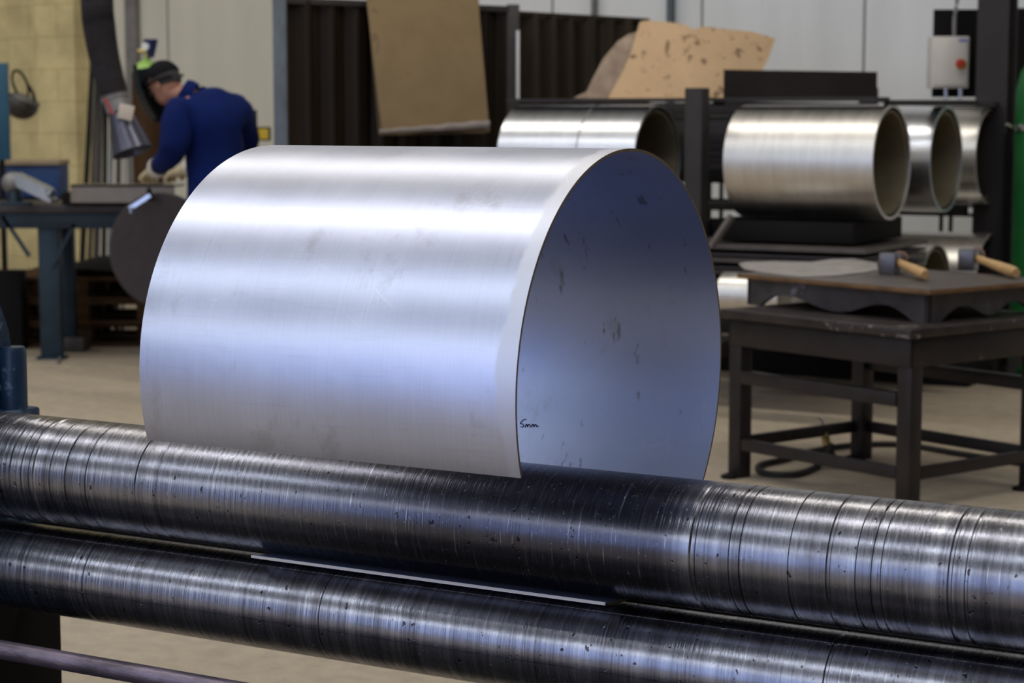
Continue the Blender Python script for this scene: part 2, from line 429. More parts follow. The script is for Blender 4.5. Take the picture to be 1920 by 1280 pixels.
# corner post and cladding downpipe
for k, (px, wd, m) in enumerate(((247, .10, M_grey), (1255, .035, M_galv), (1112, .02, M_grey))):
    x = onN(px, 100, HN1 - .05).x
    bm = B(); box(bm, (x - wd / 2, HN1 - .07, 0), (x + wd / 2, HN1, HZ), .006); struct('trim_%d' % (k + 2), bm, m, rotz=-AL)
# dark building column on the right with the board beside it
a = onN(1832, 100, 10.75).x; b = onN(1890, 100, 10.75).x
bm = B()
box(bm, (a, 10.74, 0), (b, 10.755, HZ)); box(bm, (a, 10.90, 0), (b, 10.915, HZ)); box(bm, ((a + b) / 2 - .01, 10.755, 0), ((a + b) / 2 + .01, 10.9, HZ))
struct('trim_5', bm, M_dark, rotz=-AL)

bm = B(); box(bm, (-4.5, 1.75, 0), (1.0, 2.95, .012)); struct('trim_6', bm, M_rubber, rotz=-AL)     # unseen dark mat, added to darken the undersides of the rolls

# ------------------------------------------------------------------ bending machine
TN, TZ, TR = 2.9665, 0.96955, 0.3751
UR_N, UR_Z, UR_R = 2.9665, 0.7043, 0.1044
LR_N, LR_Z, LR_R = 2.9665, 0.5027, 0.0862
XL, XR = -3.06, -0.05
def roll(name, label, n, z, r, m, notches, grooves, group=None):
    bm = B(); NXs = 420; A = []
    for k in range(144): A.append((2 * pi * k / 144, 0.))
    for t in notches:
        A = [q for q in A if abs((q[0] - t + pi) % (2 * pi) - pi) > .03]
        A += [((t - .018) % (2 * pi), 0.), ((t - .009) % (2 * pi), -.0018), ((t + .009) % (2 * pi), -.0018), ((t + .018) % (2 * pi), 0.)]
    A.sort()
    xs = [XL + (XR - XL) * i / NXs for i in range(NXs + 1)]
    for gx, gw in grooves:
        xs = [x for x in xs if abs(x - gx) > gw * 1.3]; xs += [gx - gw, gx - gw * .5, gx + gw * .5, gx + gw]
    xs.sort(); rings = []
    for x in xs:
        dr = 0
        for gx, gw in grooves:
            if abs(x - gx) <= gw * .51: dr = -.0022
        rings.append([bm.verts.new((x, (r + dr + d) * cos(t), (r + dr + d) * sin(t))) for t, d in A])
    mm = len(A)
    for p, q in zip(rings, rings[1:]):
        for k in range(mm): bm.faces.new((p[k], p[(k + 1) % mm], q[(k + 1) % mm], q[k]))
    bm.faces.new(rings[0][::-1]); bm.faces.new(rings[-1])
    o = obj(name, bm, m, smooth=28)
    o.location = ROT @ Vector((0, n, z)); o.rotation_euler = (0, 0, -AL)
    MW[o.name] = Matrix.Translation(o.location) @ Matrix.Rotation(-AL, 4, 'Z')
    return tag(o, label, 'steel roll', group)
def cyl_angle(px, py, n, z, r):
    """angle on a roll where the sight line through a pixel meets it, in the hall frame"""
    o = toframe(CAM); d = ROT.inverted().to_3x3() @ ray(px, py)
    oy, oz = o.y - n, o.z - z
    a_ = d.y ** 2 + d.z ** 2; b_ = 2 * (oy * d.y + oz * d.z); c_ = oy * oy + oz * oz - r * r
    disc = b_ * b_ - 4 * a_ * c_
    t = (-b_ - disc ** .5) / (2 * a_)
    return math.atan2(oz + t * d.z, oy + t * d.y) % (2 * pi)
GR = []
for k in range(46):
    gx = random.uniform(-1.29, -.35) if k % 2 else random.uniform(-3.0, -2.50)
    if all(abs(gx - q) > .012 for q in [g[0] for g in GR] + [-1.09, -1.045, -1.02, -1.005, -.90, -.875, -2.62, -2.70, -2.76]): GR.append((gx, random.uniform(.0012, .0028)))
roll('upper_roll', 'thick worn dark steel roll passing through the inside of the curled sheet', UR_N, UR_Z, UR_R, M_up, [],
     [(-1.317, .006), (-2.448, .004), (-1.09, .004), (-1.045, .002), (-1.02, .002), (-1.005, .002), (-.90, .004), (-.875, .003), (-2.62, .003), (-2.70, .004), (-2.76, .003)] + GR)
roll('lower_roll', 'thinner shiny steel roll with two scribed lines, below the thick roll', LR_N, LR_Z, LR_R, M_lo,
     [cyl_angle(960, 1124, LR_N, LR_Z, LR_R), cyl_angle(960, 1234, LR_N, LR_Z, LR_R)], [(-1.10, .004), (-2.05, .002), (-2.6, .002)])
bm = B(); sweep(bm, [(x / 10., 0, 0) for x in range(-30, 0)], .09, 48)
o = obj('rear_roll', bm, M_black, smooth=30); o.location = ROT @ Vector((0, 3.285, .50)); o.rotation_euler = (0, 0, -AL); tag(o, 'dark roll hidden behind the gap between the two big rolls', 'steel roll')
# thin tie bar in front, lower
bm = B(); sweep(bm, [(x / 10., 0, 0) for x in range(-31, 0)], .0175, 32)
o = obj('tie_bar', bm, mat('purple_brown_worn_bar', (.20, .16, .19), .38, .7, .5, 9, (1, 3, 3), .4, 80), smooth=30)
o.location = ROT @ Vector((0, 2.7, .418)); o.rotation_euler = (0, 0, -AL); tag(o, 'slim worn round bar running low in front of the two big rolls', 'bar')

# side housings
hs = thing('roll_housing', 'chipped blue painted machine housing with rounded top at left end of rolls', 'machine', ROT @ Vector((-3.1, 3.0, 0)), -AL)
HM = Matrix.Translation((3.1, -3.0, 0))
def hpart(name, bm, m, par=hs):
    bm.transform(HM); return obj(name, bm, m, par)
bm = B()
outl = [(2.62, 0), (3.235, 0), (3.235, .62), (3.165, .73), (3.165, .86), (3.15, .95), (3.12, 1.02), (3.06, 1.07), (2.95, 1.09), (2.80, 1.07), (2.68, 1.0), (2.62, .85)]
prism(bm, outl, lambda u, v, t: Vector((t, u, v)), -3.22, -3.03)
hpart('side_frame', bm, M_blue)
bm = B(); box(bm, (-3.06, 3.08, .72), (-2.985, 3.192, .785), .006); hpart('bearing_ledge', bm, M_blue)
bm = B(); sweep(bm, [(-3.015, 3.145, .78), (-3.015, 3.145, .905), (-3.015, 3.145, .915)], [.028, .028, .024], 24); hpart('bolt', bm, M_blue)
bm = B(); box(bm, (-3.1, 2.96, 0), (-2.965, 3.22, .44), .01); hpart('foot_column', bm, M_black)
hs2 = thing('roll_housing', 'blue painted machine housing at right end of rolls', 'machine', ROT @ Vector((0, 3.0, 0)), -AL)
bm = B(); prism(bm, outl, lambda u, v, t: Vector((t, u, v)), -.04, .15); bm.transform(Matrix.Translation((0, -3.0, 0))); obj('side_frame', bm, M_blue, hs2)

# curled sheet
X0, X1 = -1.4823 - .72, -1.4823
ft = math.atan2(.8579 - TZ, 2.6106 - TN)        # front hanging edge
ft = ft if ft > 0 else ft + 2 * pi              # ~197 deg
et = math.atan2(-.366, -.079) ; et = et % (2 * pi)   # edge in the nip
bm = B(); NA = 260; NXX = 24; SH = .005
rows = []
for side in (0, 1):
    rr = []
    for i in range(NA + 1):
        t = ft - (2 * pi - (et - ft)) * i / NA
        R_ = TR - SH * side
        k = i / NA
        rr.append([bm.verts.new((X0 + (X1 - X0) * j / NXX - (-2.2), 0 + R_ * cos(t), R_ * sin(t))) for j in range(NXX + 1)])
    rows.append(rr)
o_, i_ = rows; rimf = []
for i in range(NA):
    for j in range(NXX):
        bm.faces.new((o_[i][j], o_[i][j + 1], o_[i + 1][j + 1], o_[i + 1][j])); bm.faces.new((i_[i][j + 1], i_[i][j], i_[i + 1][j], i_[i + 1][j + 1]))
    for j in (0, NXX):
        f_ = bm.faces.new((o_[i][j], o_[i + 1][j], i_[i + 1][j], i_[i][j])); f_.material_index = 1
for i in (0, NA):
    for j in range(NXX): bm.faces.new((o_[i][j], o_[i][j + 1], i_[i][j + 1], i_[i][j]))
bm.transform(Matrix.Translation((-2.2, 0, 0)))
sh = thing('curled_steel_sheet', 'large brushed steel sheet curled into an open cylinder between the rolls', 'steel sheet', ROT @ Vector((0, TN, TZ)), -AL)
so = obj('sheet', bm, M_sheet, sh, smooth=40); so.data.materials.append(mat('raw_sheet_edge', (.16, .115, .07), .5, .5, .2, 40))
# cut edge in the nip
bm = B()
ca, sa = cos(et), sin(et); tang = Vector((0, -sa, ca)); 
box(bm, (X0 + .001, -.0021, -.0004), (X1 - .001, .0021, .0004), 0, Matrix.Translation((0, (TR - SH / 2) * ca, (TR - SH / 2) * sa)) @ Matrix.Rotation(et, 4, 'X'))
for v in bm.verts: v.co += tang * .0006 * (1 if tang.y < 0 else -1)
e_ = obj('cut_edge', bm, M_edge, sh, smooth=0); e_['label'] = 'bright narrow cut edge between the rolls'
# hand written 5mm on the inside
def on_inner(px, py):
    o = toframe(CAM); d = ROT.inverted().to_3x3() @ ray(px, py); r = TR - SH - .0004
    oy, oz = o.y - TN, o.z - TZ
    a_ = d.y ** 2 + d.z ** 2; b_ = 2 * (oy * d.y + oz * d.z); c_ = oy * oy + oz * oz - r * r
    t = (-b_ + (b_ * b_ - 4 * a_ * c_) ** .5) / (2 * a_)
    return Vector((o.x + t * d.x, oy + t * d.y, oz + t * d.z))
strokes = [[(987, 785.5), (981, 787), (977.5, 790.5), (975.5, 794), (979.5, 794.5), (981.5, 797), (979.5, 800), (976, 799.5)],
           [(984, 801), (986, 796), (988, 795.5), (988.5, 800), (991, 795.5), (993, 796), (994, 800.5)],
           [(996, 800.5), (998, 795.5), (1000, 795.5), (1000.5, 800), (1003, 796), (1005, 796), (1006, 799.5), (1009.5, 798)]]
bm = B()
for st in strokes: sweep(bm, smooth_path([on_inner(*q) for q in st], 4), .0009, 6)
e_ = obj('handwritten_mark', bm, M_ink, sh); e_['label'] = 'dark blue handwritten 5mm'

# ------------------------------------------------------------------ table with surface plate
TL = Vector((.835, 7.78, 0)); TK = Vector((1.40, 7.05, 0))
u_ = (TK - TL).normalized(); tang_ = math.atan2(u_.y, u_.x); LX = (TK - TL).length; LY = .76
tb = thing('welding_table', 'heavy dark steel table on four square legs carrying the cast iron plate', 'table', TL, tang_)
ZT = .655; lw = .070
bm = B(); box(bm, (-.02, -.03, ZT - .035), (LX + .02, LY + .05, ZT), .006); obj('tabletop', bm, M_tabletop, tb)
bm = B()
for a, b in (((0, 0), (LX, .012)), ((0, LY), (LX, LY + .012))): box(bm, (a[0], a[1], ZT - .14), (b[0], b[1], ZT - .04), .002)
for x in (0, LX - .012): box(bm, (x, 0, ZT - .14), (x + .012, LY, ZT - .04), .002)
obj('apron', bm, M_table, tb)
for (x, y) in ((0, 0), (LX - lw, 0), (0, LY - lw), (LX - lw, LY - lw)):
    bm = B(); box(bm, (x + .003, y + .003, 0.0), (x + lw - .003, y + lw - .003, ZT - .05), .004); lg = obj('leg', bm, M_table, tb)
    bm = B(); lathe(bm, [(0, 0), (.03, 0), (.035, .01), (.012, .02), (0, .02)], 16, Matrix.Translation((x + lw / 2, y - .02, 0))); obj('levelling_foot', bm, M_black, lg)
for nm, a, b in (('stretcher', (lw, .0, .42 - .05), (LX - lw, .045, .42)), ('stretcher', (lw, .005, .11), (LX - lw, .03, .155)),
                 ('stretcher', (.005, lw, .11), (.03, LY - lw, .155)), ('stretcher', (LX - .03, lw, .11), (LX - .005, LY - lw, .155)),
                 ('stretcher', (lw, LY - .03, .11), (LX - lw, LY - .005, .155)), ('stretcher', (lw, LY - .045, .37), (LX - lw, LY, .42))):
    bm = B(); box(bm, a, b, .003); obj(nm, bm, M_table, tb)

# surface plate
PK = Vector((1.487, 7.19, ZT)); PL = Vector((.885, 7.96, ZT)); pu = (PK - PL).normalized(); pang = math.atan2(pu.y, pu.x)
PLX = (PK - PL).length; PLY = .74; PH = .122
sp = thing('surface_plate', 'cast iron surface plate with arched skirts standing on the dark table', 'surface plate', PL, pang)
def arch_profile(L):
    pts = [(0, PH - .018), (0, 0), (.05, 0)]
    def arc(c, w_, h_, n=10): return [(c + w_ * -cos(pi * k / n), h_ * sin(pi * k / n)) for k in range(n + 1)]
    pts = [(.03, 0), (.10, 0)] + [(.10 + .12 * k / 8, .052 * sin(pi / 2 * k / 8)) for k in range(9)]
    pts += [(.22 + (L * .52 - .22) * k / 8, .052 - .045 * (1 - cos(pi * k / 8)) / 2) for k in range(1, 9)]
    x0 = L * .52; x1 = L - .10
    pts += [(x0 + (x1 - .14 - x0) * k / 6, .007 + .045 * (1 - cos(pi * k / 6)) / 2) for k in range(1, 7)]
    pts += [(x1 - .14 + .14 * k / 8, .052 * cos(pi / 2 * k / 8)) for k in range(1, 9)]
    pts += [(L - .03, 0), (L - .03, PH - .018), (.03, PH - .018)]
    return pts
bm = B(); ap = arch_profile(PLX)
prism(bm, ap, lambda u, v, t: Vector((u, t, v)), .03, .05); prism(bm, ap, lambda u, v, t: Vector((u, t, v)), PLY - .05, PLY - .03)
ap2 = arch_profile(PLY)
prism(bm, ap2, lambda u, v, t: Vector((t, u, v)), .03, .05); prism(bm, ap2, lambda u, v, t: Vector((t, u, v)), PLX - .05, PLX - .03)
obj('arched_skirt', bm, M_cast, sp, smooth=40)
bm = B(); box(bm, (0, 0, PH - .018), (PLX, PLY, PH - .0005), .003)
pt = obj('plate_edge', bm, M_rust, sp); pt['label'] = 'rusty brown plate edge'
bm = B(); box(bm, (.004, .004, PH - .0005), (PLX - .004, PLY - .004, PH + .0012)); obj('plate_top', bm, M_plate, sp)
ZP = ZT + PH + .0012
# thin curved sheet lying on the plate
outs = [(1385, 490), (1400, 487), (1450, 486), (1520, 487), (1560, 482), (1600, 481), (1645, 489), (1645, 502), (1610, 508), (1560, 513), (1500, 515), (1440, 508), (1395, 500)]
bm = B()
vs = [FL(x, y + 5, ZP + .001) for x, y in outs]
prism(bm, [(v.x, v.y) for v in vs], lambda u, v, t: Vector((u, v, t)), ZP + .0005, ZP + .004)
c0 = sum(vs, Vector()) / len(vs)
o = origin(obj('steel_offcut', bm, M_wornsheet, smooth=0), c0); tag(o, 'pale scuffed thin sheet offcut lying flat on the left of the surface plate', 'metal offcut')

def hammer(label, head_px, tail_px, facepx, grp=None):
    hp = FL(head_px[0], head_px[1], ZP)
    t = thing('hammer', label, 'hammer', hp, 0, grp)
    hd = (FL(facepx[0], facepx[1], ZP) - hp); hd.z = 0; hd.normalize()       # head axis, away from the block
    tl = FL(tail_px[0], tail_px[1], ZP) - hp; tl.z = 0
    ang = math.atan2(hd.y, hd.x); Mh = Matrix.Rotation(ang, 4, 'Z')
    bm = B(); box(bm, (-.04, -.033, 0), (.04, .033, .084), .004, Mh); obj('head_block', bm, M_hammer, t)
    bm = B()
    mh = align(Mh @ Vector((.038, 0, .052)), hd)
    lathe(bm, [(0, 0), (.024, 0), (.024, .03), (.029, .034), (.029, .085), (0, .085)], 24, mh); obj('head_barrel', bm, M_hdark, t)
    bm = B(); lathe(bm, [(0, .085), (.031, .085), (.032, .092), (.031, .10), (0, .10)], 24, mh); c = obj('copper_face', bm, M_copper, t); c['label'] = 'copper coloured striking face'
    bm = B(); a = Mh @ Vector((.058, 0, .05)); b = Vector((tl.x, tl.y, .023)); a2 = a - (b - a).normalized() * .03
    N = 14; pts = [a2.lerp(b, k / N) for k in range(N + 1)]
    rad = [1.3 * q for q in (.012, .0125, .013, .0125, .012, .012, .0125, .0135, .0145, .0155, .016, .0165, .017, .0168, .013)]
    sweep(bm, pts, rad, 20); obj('handle', bm, M_handle, t)
    return t
hammer('hammer with square steel head and wooden handle, nearer the middle of the plate', (1668, 514), (1735, 527), (1716, 503), 'hammers on the surface plate')
hammer('hammer with square steel head and wooden handle, at the right side of the plate', (1815, 506), (1905, 523), (1870, 492), 'hammers on the surface plate')

# hose with brass valve below the table
hz = .014
pts = [FL(1560, 832, .10), FL(1553, 850, .06), FL(1535, 872, hz), FL(1490, 889, hz), FL(1430, 886, hz), FL(1424, 872, hz), FL(1462, 862, hz), FL(1520, 846, hz), FL(1590, 835, hz), FL(1690, 833, hz), FL(1800, 850, hz), FL(1930, 870, hz)]
hosep = pts
ho = thing('rubber_hose', 'black rubber hose looped on the floor under the table, with brass valve', 'hose', FL(1500, 870))
bm = B(); sweep(bm, smooth_path(pts, 8), .012, 14); obj('hose', bm, M_rubber, ho, world=True)
bm = B(); top = W(1545, 800, 8.1); bot = W(1551, 838, 8.05); sweep(bm, [bot, bot.lerp(top, .5), bot.lerp(top, .55), top], [.017, .017, .010, .012], 16)
vb = obj('valve', bm, M_brass, ho, world=True); vb['label'] = 'brass valve'
bm = B(); sweep(bm, [top, top + Vector((-.01, 0, .03)), top + Vector((-.022, 0, .035))], .005, 8); sweep(bm, [top + Vector((0, 0, -.02)), top + Vector((.03, 0, -.03))], .006, 8); obj('valve_lever', bm, M_chrome, ho, world=True)
bm = B(); sweep(bm, [W(1551, 835, 8.05), W(1556, 852, 8.04), W(1545, 860, 8.03)], [.026, .03, .018], 14); obj('coupling', bm, M_rubber, ho, world=True)

# ------------------------------------------------------------------ storage rack and tubes (hall frame)
rk = thing('storage_rack', 'dark steel storage rack with flat bars and big tubes on it, near the back wall', 'rack', ROT @ Vector((-4.2, 9.6, 0)), -AL)
RM = Matrix.Translation((4.2, -9.6, 0))
def rpart(name, bm, m=M_dark, par=None, **k):
    bm.transform(RM); return obj(name, bm, m, par or rk, **k)
xp = onN(1307, 200, 8.85).x
zt = 1.485
for (x, n, h) in ((xp, 8.85, onN(1307, 165, 8.85).z), (xp, 11.2, 1.55), (-5.33, 8.85, 1.10), (-5.33, 10.9, 1.1), (-3.15, 11.2, 1.4)):
    bm = B(); box(bm, (x - .045, n - .045, 0), (x + .045, n + .045, h), .004); rpart('upright', bm)
for x in (xp, -5.33, -3.15):
    for z in (.91, .30):
        bm = B(); box(bm, (x - .03, 8.9, z - .09), (x + .03, 10.9, z - .02), .003)
        if x == -3.15: bm.free(); continue
        rpart('arm', bm)
for n in (9.0, 10.7):
    bm = B(); box(bm, (-5.36, n - .04, .855), (-3.32, n + .04, .9), .003); rpart('shelf_beam', bm)
bm = B(); box(bm, (-5.36, 10.15, .0), (-3.12, 10.30, .13), .004); rpart('base_beam', bm, M_black)
for n in (9.85, 10.6):
    bm = B(); box(bm, (-5.36, n - .04, .175), (-3.12, n + .04, .232), .003); rpart('shelf_beam', bm)
bm = B(); box(bm, (-5.2, 9.0, 1.46), (-3.2, 9.10, 1.478)); box(bm, (xp, 11.1, 1.40), (-3.1, 11.2, 1.44)); box(bm, (xp - .03, 9.1, 1.44), (xp + .03, 11.15, 1.462)); box(bm, (-3.23, 9.1, 1.44), (-3.17, 11.15, 1.462)); rpart('top_rail', bm)
bm = B(); box(bm, (-4.02, 8.92, .80), (-3.30, 9.6, .90), .003); rpart('gap_shade_block', bm, M_black)  # solid black block standing in for the shadow beneath the nearest tube
# flat steel bars stacked edge to edge at the top, behind the tubes, and sheets in the middle
for j in range(10):
    z = 1.12 + j * .034; dx = random.uniform(-.05, .05); dn = random.uniform(-.012, .012)
    bm = B(); box(bm, (-4.9 + dx, 9.55 + dn, z), (-4.06 + dx * .4, 9.95 + dn, z + .033), .001)
    o = origin(obj('steel_flat', bm, M_dark, rotz=-AL, smooth=0), (-4.5, 9.75, z)); tag(o, 'dark steel flat in the tight pile behind the tubes under the top of the rack', 'steel flat', 'steel flats piled under the rack top')
bm = B(); box(bm, (-4.9, 9.55, 1.05), (-4.06, 9.95, 1.118), .003); rpart('shelf_beam', bm, M_black)
for j in range(7):
    z = .585 + j * .030; dx = random.uniform(-.05, .12); dn = random.uniform(-.06, .02)
    bm = B(); box(bm, (-4.25 + dx, 8.80 + dn, z), (-3.22 + random.uniform(0, .03), 9.7, z + (.012 if j % 2 else .022)), .001)
    o = origin(obj('steel_sheet', bm, M_table if j % 2 else M_plate, rotz=-AL, smooth=0), (-3.8, 9.3, z)); tag(o, 'flat steel sheet in the pile below the nearest tube, behind the surface plate', 'steel sheet', 'steel sheets piled on the middle shelf')

def tube(label, x0, x1, n, z, r, group, wall=.012, seam=None, liner=True, m=None):
    t = thing('steel_tube', label, 'tube', ROT @ Vector(((x0 + x1) / 2, n, z - r)), -AL, group)
    M_ = Matrix.Translation((-(x0 + x1) / 2, 0, r)) @ Matrix.Rotation(pi / 2, 4, 'Y')
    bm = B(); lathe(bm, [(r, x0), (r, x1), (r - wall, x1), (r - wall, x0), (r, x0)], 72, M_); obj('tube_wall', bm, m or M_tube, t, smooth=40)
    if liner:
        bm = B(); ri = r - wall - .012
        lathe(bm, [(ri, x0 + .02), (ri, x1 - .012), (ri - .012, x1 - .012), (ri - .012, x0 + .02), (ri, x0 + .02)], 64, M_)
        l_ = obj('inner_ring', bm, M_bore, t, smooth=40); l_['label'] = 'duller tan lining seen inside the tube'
    if seam:
        bm = B(); lathe(bm, [(r + .0012, seam - .004), (r + .0012, seam + .004), (r - .001, seam + .004), (r - .001, seam - .004)], 72, M_); obj('weld_seam', bm, M_grey, t)
    return t
def zc(px, py, n): return onN(px, py, n).z
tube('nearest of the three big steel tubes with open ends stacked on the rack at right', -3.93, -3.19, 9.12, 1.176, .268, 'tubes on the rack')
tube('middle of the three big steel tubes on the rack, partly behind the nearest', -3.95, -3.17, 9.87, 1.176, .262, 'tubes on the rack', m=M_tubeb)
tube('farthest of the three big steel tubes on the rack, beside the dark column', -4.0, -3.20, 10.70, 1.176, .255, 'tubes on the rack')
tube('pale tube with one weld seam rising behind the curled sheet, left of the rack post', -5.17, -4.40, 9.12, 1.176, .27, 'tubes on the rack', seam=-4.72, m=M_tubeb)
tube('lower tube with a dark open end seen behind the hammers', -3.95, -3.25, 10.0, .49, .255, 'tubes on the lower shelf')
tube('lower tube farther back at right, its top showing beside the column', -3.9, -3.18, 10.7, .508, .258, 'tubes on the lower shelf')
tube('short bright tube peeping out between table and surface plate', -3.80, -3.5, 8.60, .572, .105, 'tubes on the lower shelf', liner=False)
bm = B(); box(bm, (-3.82, 8.50, .40), (-3.3, 8.72, .466), .004); box(bm, (-3.82, 8.72, .41), (-3.76, 9.0, .45)); box(bm, (-3.4, 8.72, .41), (-3.34, 9.0, .45)); rpart('front_ledge', bm, M_black)

# steel channel and bar on top of the rack
bm = B(); a = W(1357, 188, 10.35); b = W(1643, 188, 10.9); bar(bm, a + Vector((0, 0, .078)), b + Vector((0, 0, .074)), .007, .152); bar(bm, a + Vector((0, .05, .003)), b + Vector((0, .05, .003)), .10, .006)
o = obj('steel_angle', bm, mat('dark_brown_steel', (.018, .012, .011), .6, .1, .3, 4), smooth=0)
origin(o, a); tag(o, 'long dark brown steel angle standing on top of the rack in front of the cardboard', 'steel angle')
bm = B(); xa_, xb_ = onN(985, 186, 9.45).x, onN(1648, 186, 9.45).x
box(bm, (xa_, 9.42, 1.463), (xb_ - .35, 9.47, 1.472)); box(bm, (xb_ - .8, 9.36, 1.472), (xb_, 9.41, 1.482))
o = obj('flat_bar', bm, M_plate, smooth=0, rotz=-AL); origin(o, ((xa_ + xb_) / 2, 9.45, 1.463)); tag(o, 'long thin steel flat bar lying along the front top of the rack', 'flat bar')
bm = B(); bar(bm, W(1640, 190, 10.6), W(1832, 190, 10.6), .05, .014); o = obj('flat_bar', bm, M_table, smooth=0); origin(o, W(1740, 190, 10.6)); tag(o, 'short flat bar above the two farther tubes, below the switch box', 'flat bar')

# cardboard on the rack
def cb(name, label, outline, Y0, lean, m, curve, cat='cardboard', thick=.007):
    zb = max(p[1] for p in outline)
    cx = sum(p[0] for p in outline) / len(outline)
    bm = B()
    def f(x, y):
        p = W(x, y, Y0); yy = Y0 + (zb - y) / FPX * Y0 * lean + curve * ((x - cx) / 175.) ** 2
        return W(x, y, yy)
    # fill by columns
    xs = sorted({p[0] for p in outline}); 
    vs = [bm.verts.new(f(*p)) for p in outline]
    fc = bm.faces.new(vs); bmesh.ops.triangulate(bm, faces=[fc])
    bmesh.ops.subdivide_edges(bm, edges=bm.edges[:], cuts=3, use_grid_fill=True)
    bmesh.ops.recalc_face_normals(bm, faces=bm.faces[:])
    bmesh.ops.solidify(bm, geom=bm.faces[:], thickness=thick)
    o = obj(name, bm, m, smooth=30); origin(o, W(cx, zb, Y0)); return tag(o, label, cat)
cb('cardboard_sheet', 'large orange brown cardboard sheet with printed smears leaning on top of the rack',
   [(1140, 186), (1170, 130), (1185, 95), (1200, 42), (1214, 39), (1250, 42), (1286, 47), (1300, 56), (1318, 50), (1360, 55), (1410, 60), (1453, 73), (1440, 110), (1420, 150), (1405, 188), (1300, 187)], 11.15, .3, M_card2, .12)
cb('cardboard_sheet', 'greyer crumpled cardboard piece behind the left of the orange one',
   [(1075, 184), (1100, 172), (1110, 150), (1130, 112), (1158, 78), (1178, 65), (1196, 60), (1200, 120), (1200, 186)], 11.35, .3, mat('cardboard_faded', (.40, .30, .22), .85, 0, .3, 10), .05)

# wire mesh fence behind the rack, in front of the wall
fn = 11.7
mf = thing('mesh_fence', 'dark wire barrier bars against the white wall behind the tubes', 'fence', ROT @ Vector((-4, fn, 0)), -AL)
FM = Matrix.Translation((4, -fn, 0))
xa, xb = onN(1290, 400, fn).x, onN(1832, 400, fn).x
for py in (400, 383, 440):
    z = onN(1700, py, fn).z; bm = B(); box(bm, (xa, fn - .01, z - .010), (xb, fn + .01, z + .010)); bm.transform(FM); obj('rail', bm, M_black, mf, smooth=0)
for px in (1330, 1352, 1500, 1600, 1680, 1765, 1783, 1828):
    x = onN(px, 400, fn).x; bm = B(); box(bm, (x - .009, fn - .012, 0), (x + .009, fn + .012, onN(px, 340, fn).z)); bm.transform(FM); obj('bar', bm, M_black, mf, smooth=0)
bm = B(); sweep(bm, [W(1334, 462, 9.0), W(1373, 404, 9.0)], .018, 16); o = obj('round_bar', bm, M_plate); origin(o, W(1334, 462, 9.0)); tag(o, 'short grey round bar slanting below the left end of the nearest tube', 'bar')

# ------------------------------------------------------------------ isolator box on its board
bd = B(); box(bd, W(1878, 700, 12.2), W(1990, 16, 12.25)); o = obj('dark_panel', bd, M_black, smooth=0); origin(o, W(1930, 700, 12.2)); tag(o, 'tall black panel in the gap between the dark column and the green gas cylinder', 'panel')
bd = B(); box(bd, W(1748, 182, 11.35), W(1840, 18, 11.37)); o = obj('backing_board', bd, M_black, smooth=0); origin(o, W(1795, 182, 11.36)); tag(o, 'tall dark board behind the switch box, left of the column', 'board')
sb = thing('switch_box', 'beige electrical switch box with red rotary switch near the dark column', 'switch box', W(1785, 165, 11.3))
p0, p1 = W(1746, 165, 11.2), W(1818, 68, 11.2)
bm = B(); box(bm, p0, (p1.x, 11.33, p1.z), .006); obj('enclosure', bm, M_box, sb, world=True)
q0, q1 = W(1752, 160, 11.19), W(1814, 74, 11.19)
bm = B(); box(bm, (q0.x, 11.188, q0.z), (q1.x, 11.20, q1.z), .004); obj('lid', bm, M_box, sb, world=True)
c = W(1800, 119, 11.185)
bm = B(); lathe(bm, [(0, 0), (.030, 0), (.028, .006), (0, .006)], 24, align(c + Vector((.006, 0, -.004)), (0, -1, 0))); k_ = obj('switch_plate', bm, M_yellow, sb, world=True)
bm = B(); lathe(bm, [(0, .006), (.026, .006), (.022, .03), (0, .032)], 24, align(c, (0, -1, 0))); box(bm, (c.x - .006, c.y - .05, c.z - .022), (c.x + .006, c.y - .02, c.z + .022), .002); obj('rotary_switch', bm, M_red, sb, world=True)
bm = B(); q0, q1 = W(1798, 78, 11.187), W(1815, 73, 11.187); 
for t in range(3): box(bm, (q0.x + .017 * t, 11.186, q0.z), (q0.x + .017 * t + .013, 11.188, q1.z))
obj('blue_mark', bm, M_bluemark, sb, world=True)
for px in (1773, 1800):
    bm = B(); sweep(bm, [W(px, 165, 11.27), W(px, 186, 11.27)], .011, 12); obj('cable_gland', bm, M_chrome, sb, world=True)
bm = B(); sweep(bm, smooth_path([W(1789, 68, 11.27), W(1790, 30, 11.27), W(1794, 5, 11.3), W(1800, -60, 11.3)], 4), .011, 12); obj('conduit', bm, M_grey, sb, world=True)

